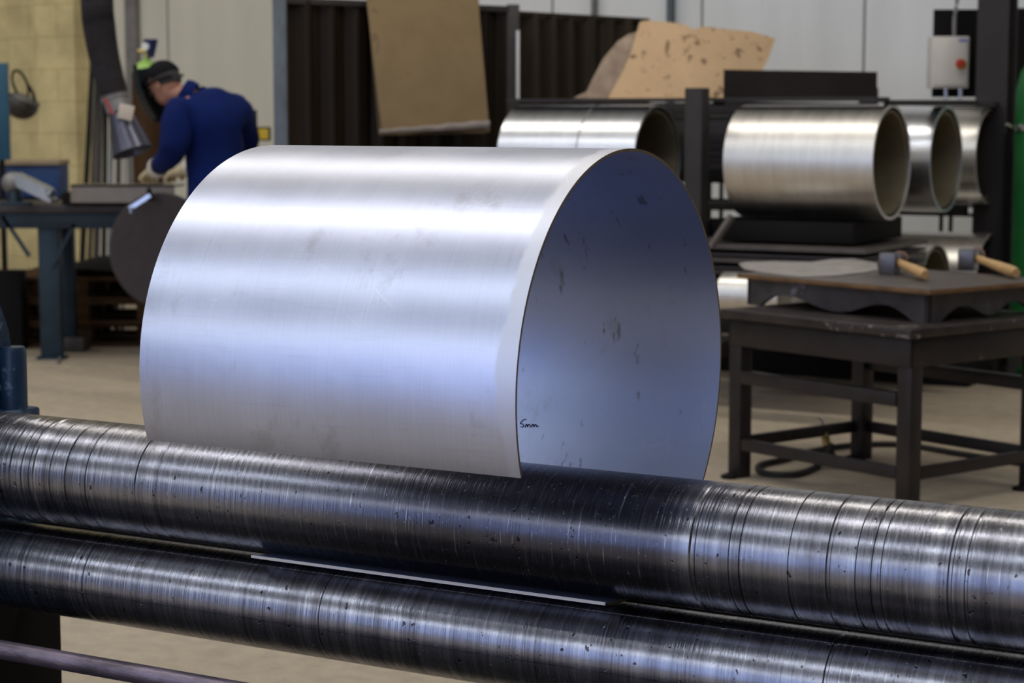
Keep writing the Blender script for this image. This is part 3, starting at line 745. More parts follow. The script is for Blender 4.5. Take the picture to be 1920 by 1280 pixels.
# ------------------------------------------------------------------ green gas cylinder on trolley, right edge
g0 = FL(1931, 712); g0.z = 0
gc = thing('gas_cylinder', 'tall bright green gas cylinder at the right edge beside the column', 'gas cylinder', g0)
ztop = W(1938, 92, g0.y).z
bm = B(); r = .115; lathe(bm, [(0, .05), (r, .05), (r, ztop - .26), (r * .96, ztop - .2), (r * .8, ztop - .12), (r * .5, ztop - .06), (.03, ztop - .04), (.03, ztop), (0, ztop)], 40, Matrix.Translation(g0)); obj('cylinder_body', bm, M_green, gc, world=True)
bm = B(); lathe(bm, [(0, 0), (.02, 0), (.02, .06), (.012, .07), (0, .07)], 16, Matrix.Translation(g0 + Vector((0, 0, ztop)))); obj('valve', bm, M_brass, gc, world=True)
tr_ = thing('cylinder_trolley', 'dark wheeled trolley under the green gas cylinder', 'trolley', g0)
bm = B(); box(bm, g0 + Vector((-.14, -.14, .03)), g0 + Vector((.14, .14, .048)), .003); sweep(bm, [g0 + Vector((-.12, .14, .03)), g0 + Vector((-.12, .14, 1.3))], .014, 12); sweep(bm, [g0 + Vector((.12, .14, .03)), g0 + Vector((.12, .14, 1.3))], .014, 12); obj('trolley_frame', bm, M_black, tr_, world=True)
for s_ in (-1, 1):
    bm = B(); lathe(bm, [(.03, -.015), (.075, -.018), (.08, 0), (.075, .018), (.03, .015), (.03, -.015)], 28, align(g0 + Vector((-.10, -.02 + s_ * .19, .08)), (0, 1, 0))); obj('wheel', bm, M_rubber, tr_, world=True)
bm = B(); lathe(bm, [(.118, 0), (.124, 0), (.124, .03), (.118, .03), (.118, 0)], 36, Matrix.Translation(Vector((g0.x, g0.y, W(0, 245, g0.y).z)))); sweep(bm, [W(1897, 237, g0.y - .05), W(1888, 232, g0.y - .06)], .009, 10); obj('clamp_band', bm, M_chrome, tr_, world=True)

# ------------------------------------------------------------------ welding curtain screens
def curtain(bm, pa, pb, z0, z1, folds, amp, thick=.004):
    d = pb - pa; nrm = Vector((-d.y, d.x, 0)).normalized()
    def f(u, v):
        p = pa.lerp(pb, u); 
        a = sin(u * folds * 2 * pi) + .35 * sin(u * folds * 4.3 * pi + 1) + .5 * noise.noise(Vector((u * 6, v * 1.2, folds)))
        q = p + nrm * (amp * a * (.75 + .25 * v)); q.z = z0 + (z1 - z0) * (1 - v); return q
    shell(bm, f, int(folds * 22), 8, thick)
SA, SB_, SC_ = W(527, 200, 10.6), W(962, 200, 11.5), W(1212, 200, 12.4)
for p in (SA, SB_, SC_): p.z = 0
s1 = thing('welding_screen', 'dark welding curtain screen with pale cardboard hung over it, right of the worker', 'welding screen', SA.lerp(SB_, .5))
bm = B(); a, b = SA.copy(), SB_.copy(); curtain(bm, a + Vector((.02, .04, 0)), b - Vector((.0, -.03, 0)), .12, 1.99, 9, .028); obj('curtain', bm, M_curtb, s1, world=True, smooth=60)
bm = B(); bar(bm, a + Vector((0, 0, 1.985)), b + Vector((0, 0, 1.985)), .03, .03); obj('top_rail', bm, M_post, s1, world=True)
bm = B(); box(bm, a + Vector((-.035, -.035, 0)), a + Vector((.035, .035, 2.3)), .003); k_ = obj('post', bm, M_galv, s1, world=True); k_['label'] = 'galvanised grey post'
for p in (a, b):
    bm = B(); bar(bm, p + Vector((0, -.2, .03)), p + Vector((0, .2, .03)), .05, .05); obj('foot', bm, M_dark, s1, world=True)
s2 = thing('welding_screen', 'brown pleated welding curtain screen behind the weld-seamed tube', 'welding screen', SB_.lerp(SC_, .5))
bm = B(); curtain(bm, SB_ + Vector((.02, .05, 0)), SC_, .12, 1.97, 7, .05); obj('curtain', bm, M_curt, s2, world=True, smooth=60)
bm = B(); bar(bm, SB_ + Vector((0, 0, 1.965)), SC_ + Vector((0, 0, 1.965)), .03, .02); obj('top_rail', bm, M_curt, s2, world=True)
bm = B(); box(bm, SB_ + Vector((-.035, -.035, 0)), SB_ + Vector((.035, .035, 2.01)), .003); obj('post', bm, M_post, s2, world=True)
p = W(971, 100, 11.4); bm = B(); box(bm, (p.x - .009, 11.40, W(971, 192, 11.4).z), (p.x + .009, 11.425, W(971, 57, 11.4).z)); k_ = obj('edge_strip', bm, M_white, s2, world=True); k_['label'] = 'thin white strip'
bm = B(); bar(bm, SC_ + Vector((0, -.3, .03)), SC_ + Vector((0, .2, .03)), .05, .05); obj('foot', bm, M_dark, s2, world=True)

# cardboard hung over the screen
def hung(u, v, pa=None):
    # v: 0 back hem, .12 over the rail, 1 bottom of the front flap
    x_top = W(693 + 202 * u, 0, 11.1)
    yb = 10.93 + .42 * u
    if v < .15:
        k = v / .15; return Vector((x_top.x, yb + .09 - .01 * k, 1.75 + .29 * k))
    k = (v - .15) / .85
    bx = W(718 + 200 * u, 250 - 5 * u + 3 * sin(u * 9), 10.66 + .38 * u)
    t = Vector((x_top.x, yb - .07, 2.045))
    q = t.lerp(bx, k); q.y -= .03 * sin(pi * k); return q
bm = B(); shell(bm, hung, 10, 20, .008)
hc = thing('cardboard_sheet', 'big tan cardboard sheet draped over the top of the dark curtain screen', 'cardboard', W(815, 250, 10.9))
obj('front_flap', bm, M_card, hc, world=True, smooth=60)
def hung2(u, v):
    t = Vector((W(693 + 202 * u, 0, 11.1).x, 10.865 + .42 * u, 2.03)); bx = W(710 + 200 * u, 254 - 4 * u, 10.75 + .38 * u)
    q = t.lerp(bx, v); q.y += .012; q.z -= 0; return q
bm = B(); shell(bm, hung2, 8, 12, .008); obj('back_flap', bm, mat('cardboard_dark', (.20, .15, .09), .85, 0, .15, 8), hc, world=True, smooth=60)
def hem(u, v):
    bx = W(712 + 206 * u, 253 - 6 * u, 10.65 + .38 * u); a_ = pi * (v * 1.3 - .3)
    r_ = .012 + .008 * noise.noise(Vector((u * 5, 0, 1))) + (.012 * u)
    return bx + Vector((0, -cos(a_) * r_, r_ * 1.6 + sin(a_) * r_))
bm = B(); shell(bm, hem, 24, 8, .005); obj('rolled_hem', bm, M_cardg, hc, world=True, smooth=60)

# ------------------------------------------------------------------ worker
YP = 10.45
def J(px, py, Y=YP): return W(px, py, Y)
def skinmesh(name, verts, edges, root, m, parent, sub=2):
    me = bpy.data.meshes.new(name); me.from_pydata([v[0] for v in verts], edges, []); me.materials.append(m)
    o = link(bpy.data.objects.new(name, me)); 
    if parent is not None:
        inv = MW[parent.name].inverted(); me.transform(inv); o.parent = parent
    md = o.modifiers.new('skin', 'SKIN'); md.use_smooth_shade = True; md.branch_smoothing = .6
    sk = me.skin_vertices[0].data
    for i, v in enumerate(verts):
        r = v[1]; sk[i].radius = r if isinstance(r, tuple) else (r, r); sk[i].use_root = (i == root)
    o.modifiers.new('sub', 'SUBSURF').levels = sub; o.modifiers['sub'].render_levels = sub
    return o
root = J(402, 395); foot_z = root.copy(); foot_z.z = 0
man = thing('person', 'worker in blue coveralls, black cap and face mask, bent over the blue bench', 'person', foot_z)
head = J(309, 160, 10.45)
pel = root
shL, shR = J(338, 204, 10.32), J(446, 202, 10.58)
elL, haL = J(322, 287, 10.25), J(288, 322, 10.60)
elR, haR = J(462, 285, 10.75), J(338, 322, 10.95)
hipL = Vector((pel.x - .05, YP - .09, .86)); hipR = Vector((pel.x + .06, YP + .09, .86))
knL = Vector((pel.x - .07, YP - .12, .47)); knR = Vector((pel.x + .05, YP + .12, .47))
anL = Vector((pel.x - .03, YP - .13, .09)); anR = Vector((pel.x + .10, YP + .12, .09))
neckb = J(356, 180); neck = J(334, 178)
def bodyv(k, limb=1.0):
    return [(pel, .13 * k), (J(404, 325), .165 * k), (J(400, 262), (.19 * k)), (J(394, 204), (.185 * k)), (neckb, .105 * k), (neck, .06), (head - Vector((0, 0, .03)), .07), (head + Vector((0, 0, .03)), .078),
            (shL, .105 * k), (elL, .066 * k), (haL.lerp(elL, .12), .036 * k), (shR, .105 * k), (elR, .066 * k), (haR.lerp(elR, .12), .036 * k),
            (hipL, .10 * k), (knL, .065 * k), (anL, .045 * k), (hipR, .10 * k), (knR, .065 * k), (anR, .045 * k),
            (anL + Vector((-.13, -.02, -.045)), .035), (anR + Vector((-.13, .0, -.045)), .035)]
bv = bodyv(.62)
be = [(0, 1), (1, 2), (2, 3), (3, 4), (4, 5), (5, 6), (6, 7), (3, 8), (8, 9), (9, 10), (3, 11), (11, 12), (12, 13), (0, 14), (14, 15), (15, 16), (0, 17), (17, 18), (18, 19), (16, 20), (19, 21)]
skinmesh('body', bv, be, 0, M_skin, man)
cv = [v for v in bodyv(1.12)]
idx = [0, 1, 2, 3, 4, 8, 9, 10, 11, 12, 13, 14, 15, 16, 17, 18, 19]
mp = {o_i: n_i for n_i, o_i in enumerate(idx)}
cv2 = [cv[i] for i in idx]; cv2[4] = (neckb + Vector((.015, 0, -.01)), .085)
ce = [(mp[a], mp[b]) for a, b in be if a in mp and b in mp]
cov = skinmesh('coverall', cv2, ce, 0, M_overall, man)
tx = bpy.data.textures.new('folds', 'CLOUDS'); tx.noise_scale = .16; dm = cov.modifiers.new('folds', 'DISPLACE'); dm.texture = tx; dm.strength = .035; dm.mid_level = .5
# collar
bm = B(); cm = align(J(350, 178), (J(327, 170) - J(352, 184))); lathe(bm, [(.062, -.01), (.080, -.03), (.082, 0), (.074, .028), (.068, .028), (.062, -.01)], 24, cm); obj('collar', bm, M_overall, man, world=True)
# hair, cap, mask
hx = Vector((-.86, .38, -.34)).normalized()      # facing direction: left, away, bent down
hu = (Vector((0, 0, 1)) - hx * hx.z).normalized(); hs_ = hu.cross(hx).normalized()
HB = Matrix((( hx.x, hs_.x, hu.x, head.x), (hx.y, hs_.y, hu.y, head.y), (hx.z, hs_.z, hu.z, head.z), (0, 0, 0, 1))) @ Matrix.Scale(.86, 4)
def ellips(bm, c, r, M_, cut=None, seg=28, rings=18):
    g = bmesh.ops.create_uvsphere(bm, u_segments=seg, v_segments=rings, radius=1)['verts']
    if cut:
        dead = [v for v in g if not cut(v.co)]
        bmesh.ops.delete(bm, geom=dead, context='VERTS'); g = [v for v in g if v.is_valid]
    for v in g: v.co = M_ @ (Vector(c) + Vector((v.co.x * r[0], v.co.y * r[1], v.co.z * r[2])))
bm = B(); ellips(bm, (0, 0, .02), (.100, .080, .108), HB); ellips(bm, (.02, 0, -.05), (.062, .058, .065), HB)
hd = obj('head', bm, M_skin, man, world=True, smooth=80)
bm = B(); ellips(bm, (.105, 0, -.01), (.018, .013, .022), HB, seg=12, rings=8); obj('nose', bm, M_skin, hd, world=True, smooth=80)
for s_ in (-1, 1):
    bm = B(); ellips(bm, (-.005, s_ * .082, 0), (.018, .008, .030), HB, seg=12, rings=8); obj('ear', bm, M_skin, hd, world=True, smooth=80)
    bm = B(); ellips(bm, (.088, s_ * .032, .02), (.012, .014, .009), HB, seg=12, rings=8); obj('eye', bm, M_white, hd, world=True, smooth=80)
bm = B(); ellips(bm, (.078, 0, -.065), (.012, .024, .008), HB, seg=12, rings=8); obj('mouth', bm, M_copper, hd, world=True, smooth=80)
bm = B(); ellips(bm, (-.012, 0, .028), (.102, .086, .106), HB, cut=lambda c: c.z > -.35 and c.x < .55 - .3 * (c.z < 0)); obj('hair', bm, M_hair, man, world=True, smooth=80)
bm = B(); ellips(bm, (-.005, 0, .045), (.112, .095, .105), HB, cut=lambda c: c.z > .08)
prism(bm, [(.08, -.07), (.16, -.05), (.185, 0), (.16, .05), (.08, .07)], lambda u, v, t: HB @ Vector((u, v, .05 + t)), 0, .006)
obj('cap', bm, M_cap, man, world=True, smooth=70)
mk = None
bm = B()
def maskf(u, v):
    a_ = (u - .5) * 2.5; z_ = .16 - .34 * v; rr = .125 + .02 * sin(pi * v)
    k_ = 1 - .25 * max(0, (v - .6) / .4) ** 2
    return HB @ Vector((.03 + rr * cos(a_) * (1.05 - .15 * abs(v - .45)), rr * 1.0 * sin(a_) * k_, z_))
shell(bm, maskf, 20, 16, .004)
mk = obj('welding_mask', bm, M_mask, man, world=True, smooth=70); mk['label'] = 'dark teal welding mask over the face'
bm = B(); sweep(bm, [HB @ Vector((.115 * cos(t), .1 * sin(t), .03)) for t in [radians(a) for a in range(-150, 151, 15)]], 1, sq=(.028, .006), hint=hu); obj('headband', bm, M_hair, mk, world=True)
pc = HB @ Vector((.03, -.100, .035)); bm = B(); lathe(bm, [(0, 0), (.026, 0), (.024, .014), (0, .016)], 20, align(pc, -hs_)); kk = obj('pivot_knob', bm, M_glovew, mk, world=True); kk['label'] = 'pale round knob at the temple'
# gloves with five fingers
def glove(h, el, parent, thumb_side):
    d = (h - el).normalized(); sd = d.cross(Vector((0, 0, 1))).normalized(); dn = d.cross(sd).normalized()
    if dn.z > 0: dn = -dn
    vs = [(h - d * .07, .045), (h - d * .02, .042), (h + d * .03, .040)]; es = [(0, 1), (1, 2)]
    for k, (off, ln) in enumerate(((-.036, .055), (-.012, .066), (.012, .062), (.034, .048))):
        b0 = h + d * .045 + sd * off; i = len(vs)
        vs += [(b0, .014), (b0 + d * ln * .5 + dn * .012, .0125), (b0 + d * ln * .8 + dn * .04, .011)]
        es += [(2, i), (i, i + 1), (i + 1, i + 2)]
    i = len(vs); b0 = h - d * .0 + sd * thumb_side * .038 + dn * .005
    vs += [(b0, .017), (b0 + sd * thumb_side * .022 + d * .03 + dn * .015, .014), (b0 + sd * thumb_side * .02 + d * .055 + dn * .03, .012)]
    es += [(1, i), (i, i + 1), (i + 1, i + 2)]
    g = skinmesh('glove', vs, es, 0, M_glove, parent)
    bm = B(); lathe(bm, [(.040, -.03), (.052, -.05), (.056, .0), (.048, .035), (.042, .035), (.040, -.03)], 24, align(h - d * .09, d)); c_ = obj('glove_cuff', bm, M_glovew, parent, world=True); c_['label'] = 'white glove cuff'
    return g
glove(haL + Vector((0, 0, -.0)), elL, man, -1); glove(haR, elR, man, 1)
for an in (anL, anR):
    bm = B(); ellips(bm, (0, 0, 0), (.15, .055, .05), Matrix.Translation((an.x - .07, an.y, .05)), cut=None); sweep(bm, [(an.x, an.y, .05), (an.x, an.y, .16)], [.055, .05], 20)
    for v in bm.verts: v.co.z = max(v.co.z, .002)
    obj('boot', bm, M_boot, man, world=True, smooth=60)

# ------------------------------------------------------------------ blue bench and what stands on it
YB = 11.75
zb = W(0, 379, YB).z
bl = W(-60, 0, YB).x; br_ = W(345, 0, YB).x
bn = thing('workbench', 'blue painted steel workbench at left with the worker standing at it', 'workbench', (W(80, 0, YB).x, YB, 0))
bm = B(); box(bm, (bl, YB - .25, zb - .05), (br_, YB + .35, zb), .006); obj('bench_top', bm, M_benchtop, bn, world=True)
bm = B(); box(bm, (bl, YB - .21, zb - .14), (br_, YB - .19, zb - .05), .003); box(bm, (bl, YB + .29, zb - .14), (br_, YB + .31, zb - .05), .003); obj('apron', bm, M_bluebench, bn, world=True)
for px, yy in ((78, YB - .15), (78, YB + .22), (330, YB - .15), (330, YB + .22)):
    x = W(px, 0, YB - .2).x; wd = .06 if px == 78 else .035
    bm = B(); box(bm, (x - wd, yy - .04, 0), (x + wd, yy + .04, zb - .05), .005); box(bm, (x - wd - .02, yy - .06, 0), (x + wd + .02, yy + .06, .015)); lg = obj('leg', bm, M_bluebench, bn, world=True)
for a, b in (((55, 480), (5, 405)), ((97, 500), (140, 420))):
    bm = B(); bar(bm, W(a[0], a[1], YB - .2), W(b[0], b[1], YB - .2), .02, .02, Vector((0, 1, 0))); obj('brace', bm, M_bluebench, bn, world=True)

# cream channel section being worked on
bm = B(); a, b = W(135, 380, 11.45), W(338, 346, 11.45)
a.z = zb
box(bm, (a.x, 11.42, a.z), (b.x - .03, 11.44, b.z)); box(bm, (a.x, 11.42, b.z - .012), (b.x, 11.62, b.z)); box(bm, (a.x, 11.42, a.z), (b.x, 11.62, a.z + .012))
o = obj('steel_profile', bm, M_cream, smooth=0); origin(o, (a.x + .3, 11.5, a.z)); tag(o, 'cream coloured steel channel lying on the blue bench below the gloved hand', 'steel profile')
# small dark vice block left of it
bm = B(); a = W(122, 375, 11.5); box(bm, (a.x, 11.42, zb), (a.x + .05, 11.55, zb + .07), .004); o = obj('vice_block', bm, M_black); origin(o, (a.x, 11.5, zb)); tag(o, 'small black block on the bench at the left end of the cream channel', 'block')

# round dark disc clamped to the bench front
YD = 11.1; c = W(303, 469, YD); rd = 107 / FPX * YD
dsk = thing('steel_disc', 'large round dark steel disc at the front of the blue bench', 'disc', (c.x, YD, c.z - rd))
bm = B(); lathe(bm, [(0, -.004), (rd - .003, -.004), (rd, 0), (rd, .016), (0, .016)], 72, align(c, (0.28, 1, 0))); obj('disc_plate', bm, mat('disc_steel', (.05, .040, .040), .6, .4, .15, 20, (1, 1, 1), .1), dsk, world=True)
bm = B(); lathe(bm, [(rd - .0005, .002), (rd + .004, .002), (rd + .004, .014), (rd - .0005, .014), (rd - .0005, .002)], 72, align(c, (0.28, 1, 0))); obj('rim', bm, M_plate, dsk, world=True)
cl = thing('clamp', 'chrome toggle clamp gripping the top edge of the round dark disc', 'clamp', W(270, 375, YD))
bm = B(); bar(bm, W(243, 391, YD - .06), W(282, 366, YD - .06), .022, .022, Vector((0, 1, 0))); obj('arm', bm, M_chrome, cl, world=True)
bm = B(); sweep(bm, [W(279, 352, YD - .05), W(282, 377, YD - .05)], [.010, .026], 12); obj('jaw', bm, M_black, cl, world=True)
bm = B(); sweep(bm, [W(246, 388, YD - .07), W(246, 399, YD - .07)], .012, 12); obj('grip_pad', bm, M_chrome, cl, world=True)

# machine head on the bench with bright aluminium profile
vm = thing('bench_machine', 'small grey bench machine with bright aluminium arm slanting down, far left of bench', 'machine', (W(30, 379, 11.3).x, 11.3, zb))
bm = B(); ellips(bm, (0, 0, 0), (.062, .07, .062), Matrix.Translation(W(24, 343, 11.4))); obj('motor_housing', bm, M_grey, vm, world=True, smooth=70)
bm = B()
a, b = W(36, 337, 11.25), W(97, 366, 11.2)
for dz in (-.030, 0, .030): bar(bm, a + Vector((-.013 * dz / .03, 0, dz)), b + Vector((-.013 * dz / .03, 0, dz)), .09, .022)
bar(bm, a, b, .05, .062); obj('aluminium_arm', bm, M_alu, vm, world=True, smooth=0)
p = W(28, 370, 11.35); bm = B(); sweep(bm, [(p.x, p.y, zb), (p.x, p.y, zb + .08)], [.05, .035], 20); box(bm, (p.x - .07, p.y - .06, zb), (p.x + .09, p.y + .06, zb + .02), .003); obj('base', bm, M_bluebench, vm, world=True)
# blue crate with tan lid on a wall shelf
bm = B(); a, b = W(-40, 350, 13.2), W(122, 308, 13.2); box(bm, (a.x, 13.0, a.z - .06), (b.x, 13.3, b.z), .005); o = obj('blue_crate', bm, mat('crate_blue', (.01, .045, .16), .5, 0, .3, 6)); origin(o, ((a.x + b.x) / 2, 13.15, a.z - .06)); tag(o, 'long dark blue crate behind the bench machine, against the block wall', 'crate')
bm = B(); a2 = W(-40, 309, 13.1); b2 = W(118, 301, 13.1); box(bm, (a2.x, 12.98, b.z), (b2.x, 13.3, b.z + .03), .003); o = obj('wooden_board', bm, mat('tan_board', (.36, .28, .18), .7, 0, .1, 10)); origin(o, (a2.x, 13.1, b.z)); tag(o, 'tan wooden board lying on the long blue crate', 'board')
rkz = a.z - .06
st = thing('wall_stand', 'dark open stand carrying the long blue crate behind the bench', 'stand', ((a.x + b.x) / 2, 13.15, 0))
for x in (a.x + .05, b.x - .05):
    bm = B(); box(bm, (x - .02, 13.03, 0), (x + .02, 13.07, rkz)); box(bm, (x - .02, 13.23, 0), (x + .02, 13.27, rkz)); obj('leg', bm, M_black, st, world=True)
bm = B(); box(bm, (a.x, 13.02, rkz - .02), (b.x, 13.28, rkz)); obj('shelf', bm, M_black, st, world=True)
# blue panel at the left edge
bm = B(); a, b = W(-45, 300, 12.6), W(13, 118, 12.6); box(bm, (a.x, 12.6, a.z), (b.x, 12.64, b.z), .004); o = obj('blue_partition', bm, mat('panel_teal_blue', (.01, .075, .13), .5, 0, .2, 4)); origin(o, (a.x, 12.6, a.z)); tag(o, 'teal blue upright panel cut by the left edge of the view', 'panel')
bm = B(); box(bm, (a.x, 12.61, 0), (a.x + .03, 12.64, a.z)); box(bm, (b.x - .07, 12.61, 0), (b.x - .04, 12.64, a.z)); 
tag(origin(obj('panel_stand', bm, M_black, smooth=0), (a.x + .02, 12.62, 0)), 'thin black uprights carrying the teal panel at the left edge', 'stand')

# helmet hanging on the block wall
hc_ = W(42, 190, 13.6)
hh = thing('welding_helmet', 'dark spare welding helmet hanging by its headband on the yellow block wall', 'helmet', hc_)
bm = B(); Mh = Matrix.Translation(hc_) @ Matrix.Rotation(radians(25), 4, 'Y')
ellips(bm, (0, 0, -.02), (.115, .13, .10), Mh, cut=lambda c: c.z < .35); bmesh.ops.solidify(bm, geom=bm.faces[:], thickness=.006); obj('helmet_shell', bm, mat('helmet_dark', (.045, .04, .032), .5, 0, .3, 8), hh, world=True, smooth=70)
bm = B(); ellips(bm, (.02, -.02, .02), (.10, .11, .035), Mh); obj('visor', bm, mat('visor_grey', (.12, .11, .10), .4, 0, .3, 8), hh, world=True, smooth=70)
bm = B(); Ml = Matrix.Translation(W(38, 158, 13.55)) @ Matrix.Rotation(radians(-20), 4, 'Y')
sweep(bm, [Ml @ Vector((.045 * cos(t), 0, .095 * sin(t))) for t in [2 * pi * k / 24 for k in range(25)]], .009, 10); sweep(bm, [Ml @ Vector((.05, 0, -.03)), W(62, 175, 13.5), W(66, 190, 13.5)], .010, 10); obj('headband', bm, M_black, hh, world=True)
bm = B(); sweep(bm, [W(34, 131, 13.5), W(34, 131, 14.7) ], .006, 8); obj('hook', bm, M_black, hh, world=True)

# ------------------------------------------------------------------ fume extraction arm
ex = thing('extraction_arm', 'thick dark flexible fume extraction duct hanging down beside the worker, with flared hood', 'fume extractor', W(225, 180, 9.9))
path = smooth_path([W(180, -420, 9.9), W(181, -150, 9.9), W(182, 0, 9.9), (W(186, 50, 9.9)), W(196, 110, 9.9), W(214, 180, 9.9)], 24)
bm = B(); rad = []
for i, p in enumerate(path):
    t = i / (len(path) - 1); base = (.077 if t < .6 else .077 - .010 * (t - .6) / .4)
    rad.append(base + (.0035 if i % 2 else -.0015))
sweep(bm, path, rad, 28, hint=Vector((0, 1, 0))); obj('duct', bm, M_hose, ex, world=True, smooth=60)
dir_ = (W(247, 280, 9.85) - W(214, 180, 9.9)).normalized()
p0 = W(214, 180, 9.9)
bm = B(); lathe(bm, [(.060, -.01), (.068, -.01), (.068, .02), (.060, .02), (.060, .085), (.052, .085), (.052, -.01), (.060, -.01)], 32, align(p0, dir_)); obj('collar', bm, M_grey, ex, world=True)
p1 = p0 + dir_ * .09
bm = B(); lathe(bm, [(.050, 0), (.056, 0), (.100, .20), (.094, .20), (.050, 0)], 40, align(p1, dir_)); hd_ = obj('hood', bm, M_hood, ex, world=True)
bm = B(); bar(bm, W(197, 184, 9.78), W(212, 214, 9.78), .012, .012, Vector((0, 1, 0))); k_ = obj('lever', bm, M_red, ex, world=True); k_['label'] = 'red lever'
q = W(236, 210, 9.795); bm = B(); box(bm, (-.036, -.003, -.036), (.036, .003, .036), .001, Matrix.Translation(q) @ Matrix.Rotation(radians(13), 4, 'Y')); k_ = obj('sticker', bm, mat('pale_sticker', (.60, .52, .42), .6, 0, .05, 8), ex, world=True); k_['label'] = 'pale blank square sticker'

# bars leaning against the wall
for k, (x0, x1, wd, m) in enumerate(((150, 168, .030, M_black), (166, 176, .022, M_dark), (180, 184, .035, M_dark), (196, 193, .028, M_black), (207, 204, .024, M_galv), (222, 218, .03, M_dark), (233, 230, .02, M_grey))):
    a = W(x0 - 4, 590, 13.0); a.z = 0.0; b = W(x1, 110 + 22 * k, 13.75 - .0)
    b.y = 13.85; bm = B(); bar(bm, a, b, wd, .02, Vector((0, 1, 0)))
    o = obj('steel_bar', bm, m, smooth=0); origin(o, a); tag(o, ['thin black bar, leftmost of those leaning on the wall behind the duct', 'narrow dark bar second from left among those leaning behind the duct', 'wide dark bar third from left among those leaning behind the duct', 'black bar fourth from left among those leaning behind the duct', 'bluish galvanised bar leaning on the wall below the hood', 'dark bar second from right among those leaning below the hood', 'short grey bar, rightmost of those leaning on the wall'][k], 'steel bar', 'bars leaning on the back wall')

# brown cylinder with green shoulder behind the worker
bc = W(279, 300, 12.32); bc.z = 0
br = thing('gas_cylinder', 'brown gas cylinder with lime green shoulder and dark blue regulator behind the worker', 'gas cylinder', bc)
zs = W(0, 132, 12.1).z; r = .092
bm = B(); lathe(bm, [(0, 0), (r, 0), (r, zs), (0, zs)], 36, Matrix.Translation(bc)); obj('cylinder_body', bm, M_brown, br, world=True)
bm = B(); lathe(bm, [(r, zs), (r * .85, zs + .03), (r * .5, zs + .055), (.022, zs + .065), (.022, zs + .08), (0, zs + .08)], 36, Matrix.Translation(bc)); k_ = obj('shoulder', bm, mat('lime_green', (.30, .50, .10), .5, 0, .1, 8), br, world=True); k_['label'] = 'lime green shoulder'
bm = B(); sweep(bm, [bc + Vector((0, 0, zs + .06)), bc + Vector((0, 0, zs + .19))], .018, 16); sweep(bm, [bc + Vector((-.05, -.01, zs + .12)), bc + Vector((.02, -.01, zs + .12))], .012, 12); obj('valve', bm, M_brass, br, world=True)
bm = B(); lathe(bm, [(0, 0), (.018, 0), (.040, .09), (.042, .11), (0, .11)], 24, Matrix.Translation(bc + Vector((.03, -.02, zs + .08)))); k_ = obj('regulator', bm, mat('regulator_navy', (.01, .02, .09), .5, 0, .1, 8), br, world=True)
bm = B(); lathe(bm, [(0, 0), (.022, 0), (.022, .02), (0, .02)], 20, align(bc + Vector((.005, -.06, zs + .145)), (0, -1, 0))); obj('gauge', bm, M_white, br, world=True)

# yellow warning marker and dark bar right of worker
yp = W(494, 262, 12.6)
ym = thing('marker_post', 'slim dark post with small yellow and black plate right of the worker', 'marker', (yp.x, yp.y, 0))
a, b = W(471, 268, 12.55), W(481, 206, 12.55); bm = B(); box(bm, (a.x, 12.55, 0), (b.x, 12.58, b.z), .003); obj('post', bm, M_dark, ym, world=True)
a, b = W(481, 264, 12.55), W(507, 238, 12.55); bm = B(); box(bm, (a.x, 12.55, a.z), (b.x, 12.57, b.z), .002); obj('frame', bm, M_black, ym, world=True)
a, b = W(485, 261, 12.54), W(503, 241, 12.54); bm = B(); box(bm, (a.x, 12.54, a.z), (b.x, 12.552, b.z)); k_ = obj('plate', bm, M_yellow, ym, world=True); k_['label'] = 'yellow plate'

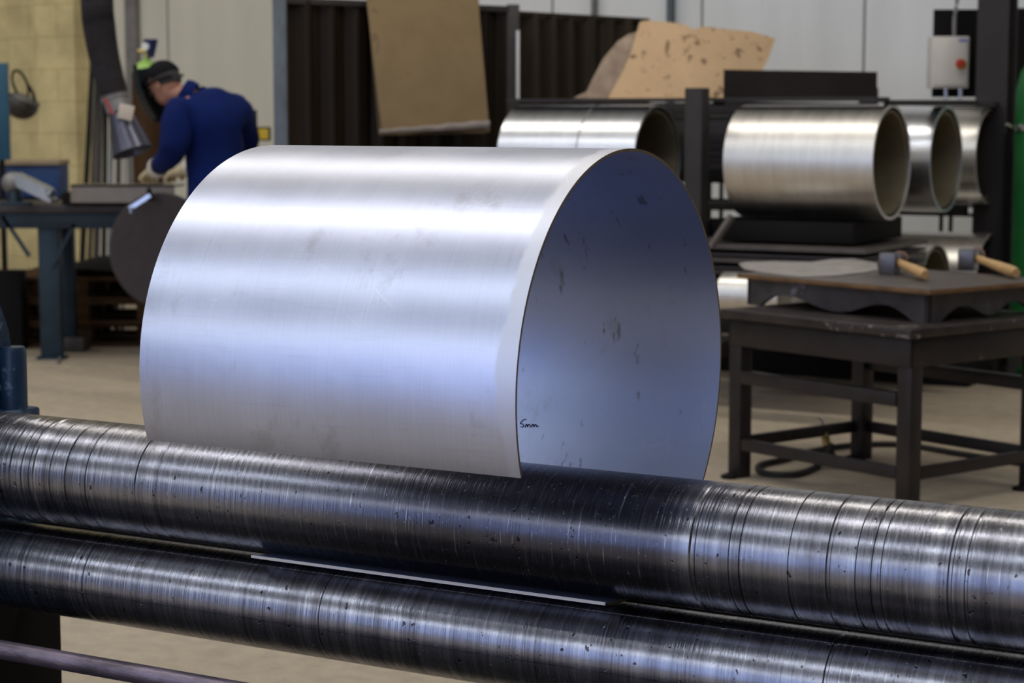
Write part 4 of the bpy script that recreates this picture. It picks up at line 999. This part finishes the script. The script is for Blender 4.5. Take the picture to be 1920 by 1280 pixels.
# pallets under the bench
def pallet(loc, rz, z0, label):
    t = thing('wooden_pallet', label, 'pallet', loc + Vector((0, 0, z0)), rz, 'pallets stacked below the bench')
    for j in range(5):
        bm = B(); box(bm, (-.5, -.4 + j * .175, .118), (.5, -.3 + j * .175, .14), .002); obj('deck_board', bm, M_wood, t)
    for j in range(3):
        bm = B(); box(bm, (-.5, -.4 + j * .35, 0), (.5, -.3 + j * .35, .02), .002); obj('bottom_board', bm, M_wood, t)
        for i in range(3):
            bm = B(); box(bm, (-.5 + i * .43, -.4 + j * .35, .02), (-.36 + i * .43, -.3 + j * .35, .098), .003); obj('block', bm, M_wood, t)
        bm = B(); box(bm, (-.5 + j * .43, -.4, .098), (-.36 + j * .43, .40, .118)); obj('stringer', bm, M_wood, t)
    return t
pl = W(165, 400, 12.6); pl.z = 0
for j in range(3): pallet(pl + Vector((.02 * j, -.03 * (j % 2), 0)), radians(3 - 4 * j), .141 * j, ['wooden pallet on the floor, lowest of the stack under the bench', 'wooden pallet in the middle of the stack under the bench', 'wooden pallet on top of the stack under the bench'][j])
bm = B(); a = W(118, 645, 11.9); box(bm, (a.x - .03, 11.9, 0), (a.x + .12, 12.1, .09), .004); o = obj('wood_offcut', bm, M_benchtop); origin(o, (a.x, 12, 0)); tag(o, 'grey block of timber on the floor beside the blue bench leg', 'timber block')
bm = B(); pp = [FL(85, 640, .01), FL(100, 650, .01), FL(112, 668, .01), FL(108, 680, .01)]; pp[0].z = .06; sweep(bm, smooth_path(pp, 6), .008, 10); o = obj('floor_cable', bm, M_grey); origin(o, FL(108, 680, 0)); tag(o, 'grey cable curving on the floor at the foot of the blue bench leg', 'cable')

# dark things stored under the bench
bm = B(); a, b = W(-40, 640, 12.15), W(48, 505, 12.15); box(bm, (a.x, 12.04, 0), (b.x, 12.17, b.z), .01)
o = obj('storage_crate', bm, M_black); origin(o, ((a.x + b.x) / 2, 12.1, 0)); tag(o, 'black crate on the floor under the left end of the blue bench', 'crate')
def tarp(u, v):
    p0 = W(100, 500, 12.4); p1 = W(262, 500, 12.4)
    x = p0.x + (p1.x - p0.x) * u; y = 12.21 + .75 * v
    return Vector((x, y, .141 * 3 + .035 + .05 * noise.noise(Vector((x * 5, y * 4, 1))) + .06 * sin(pi * u) * sin(pi * min(1, v + .1))))
bm = B(); shell(bm, tarp, 24, 14, .01)
o = obj('black_tarpaulin', bm, M_black, smooth=60); origin(o, W(180, 500, 12.5)); tag(o, 'crumpled black tarpaulin lying on the stack of pallets under the bench', 'tarpaulin')
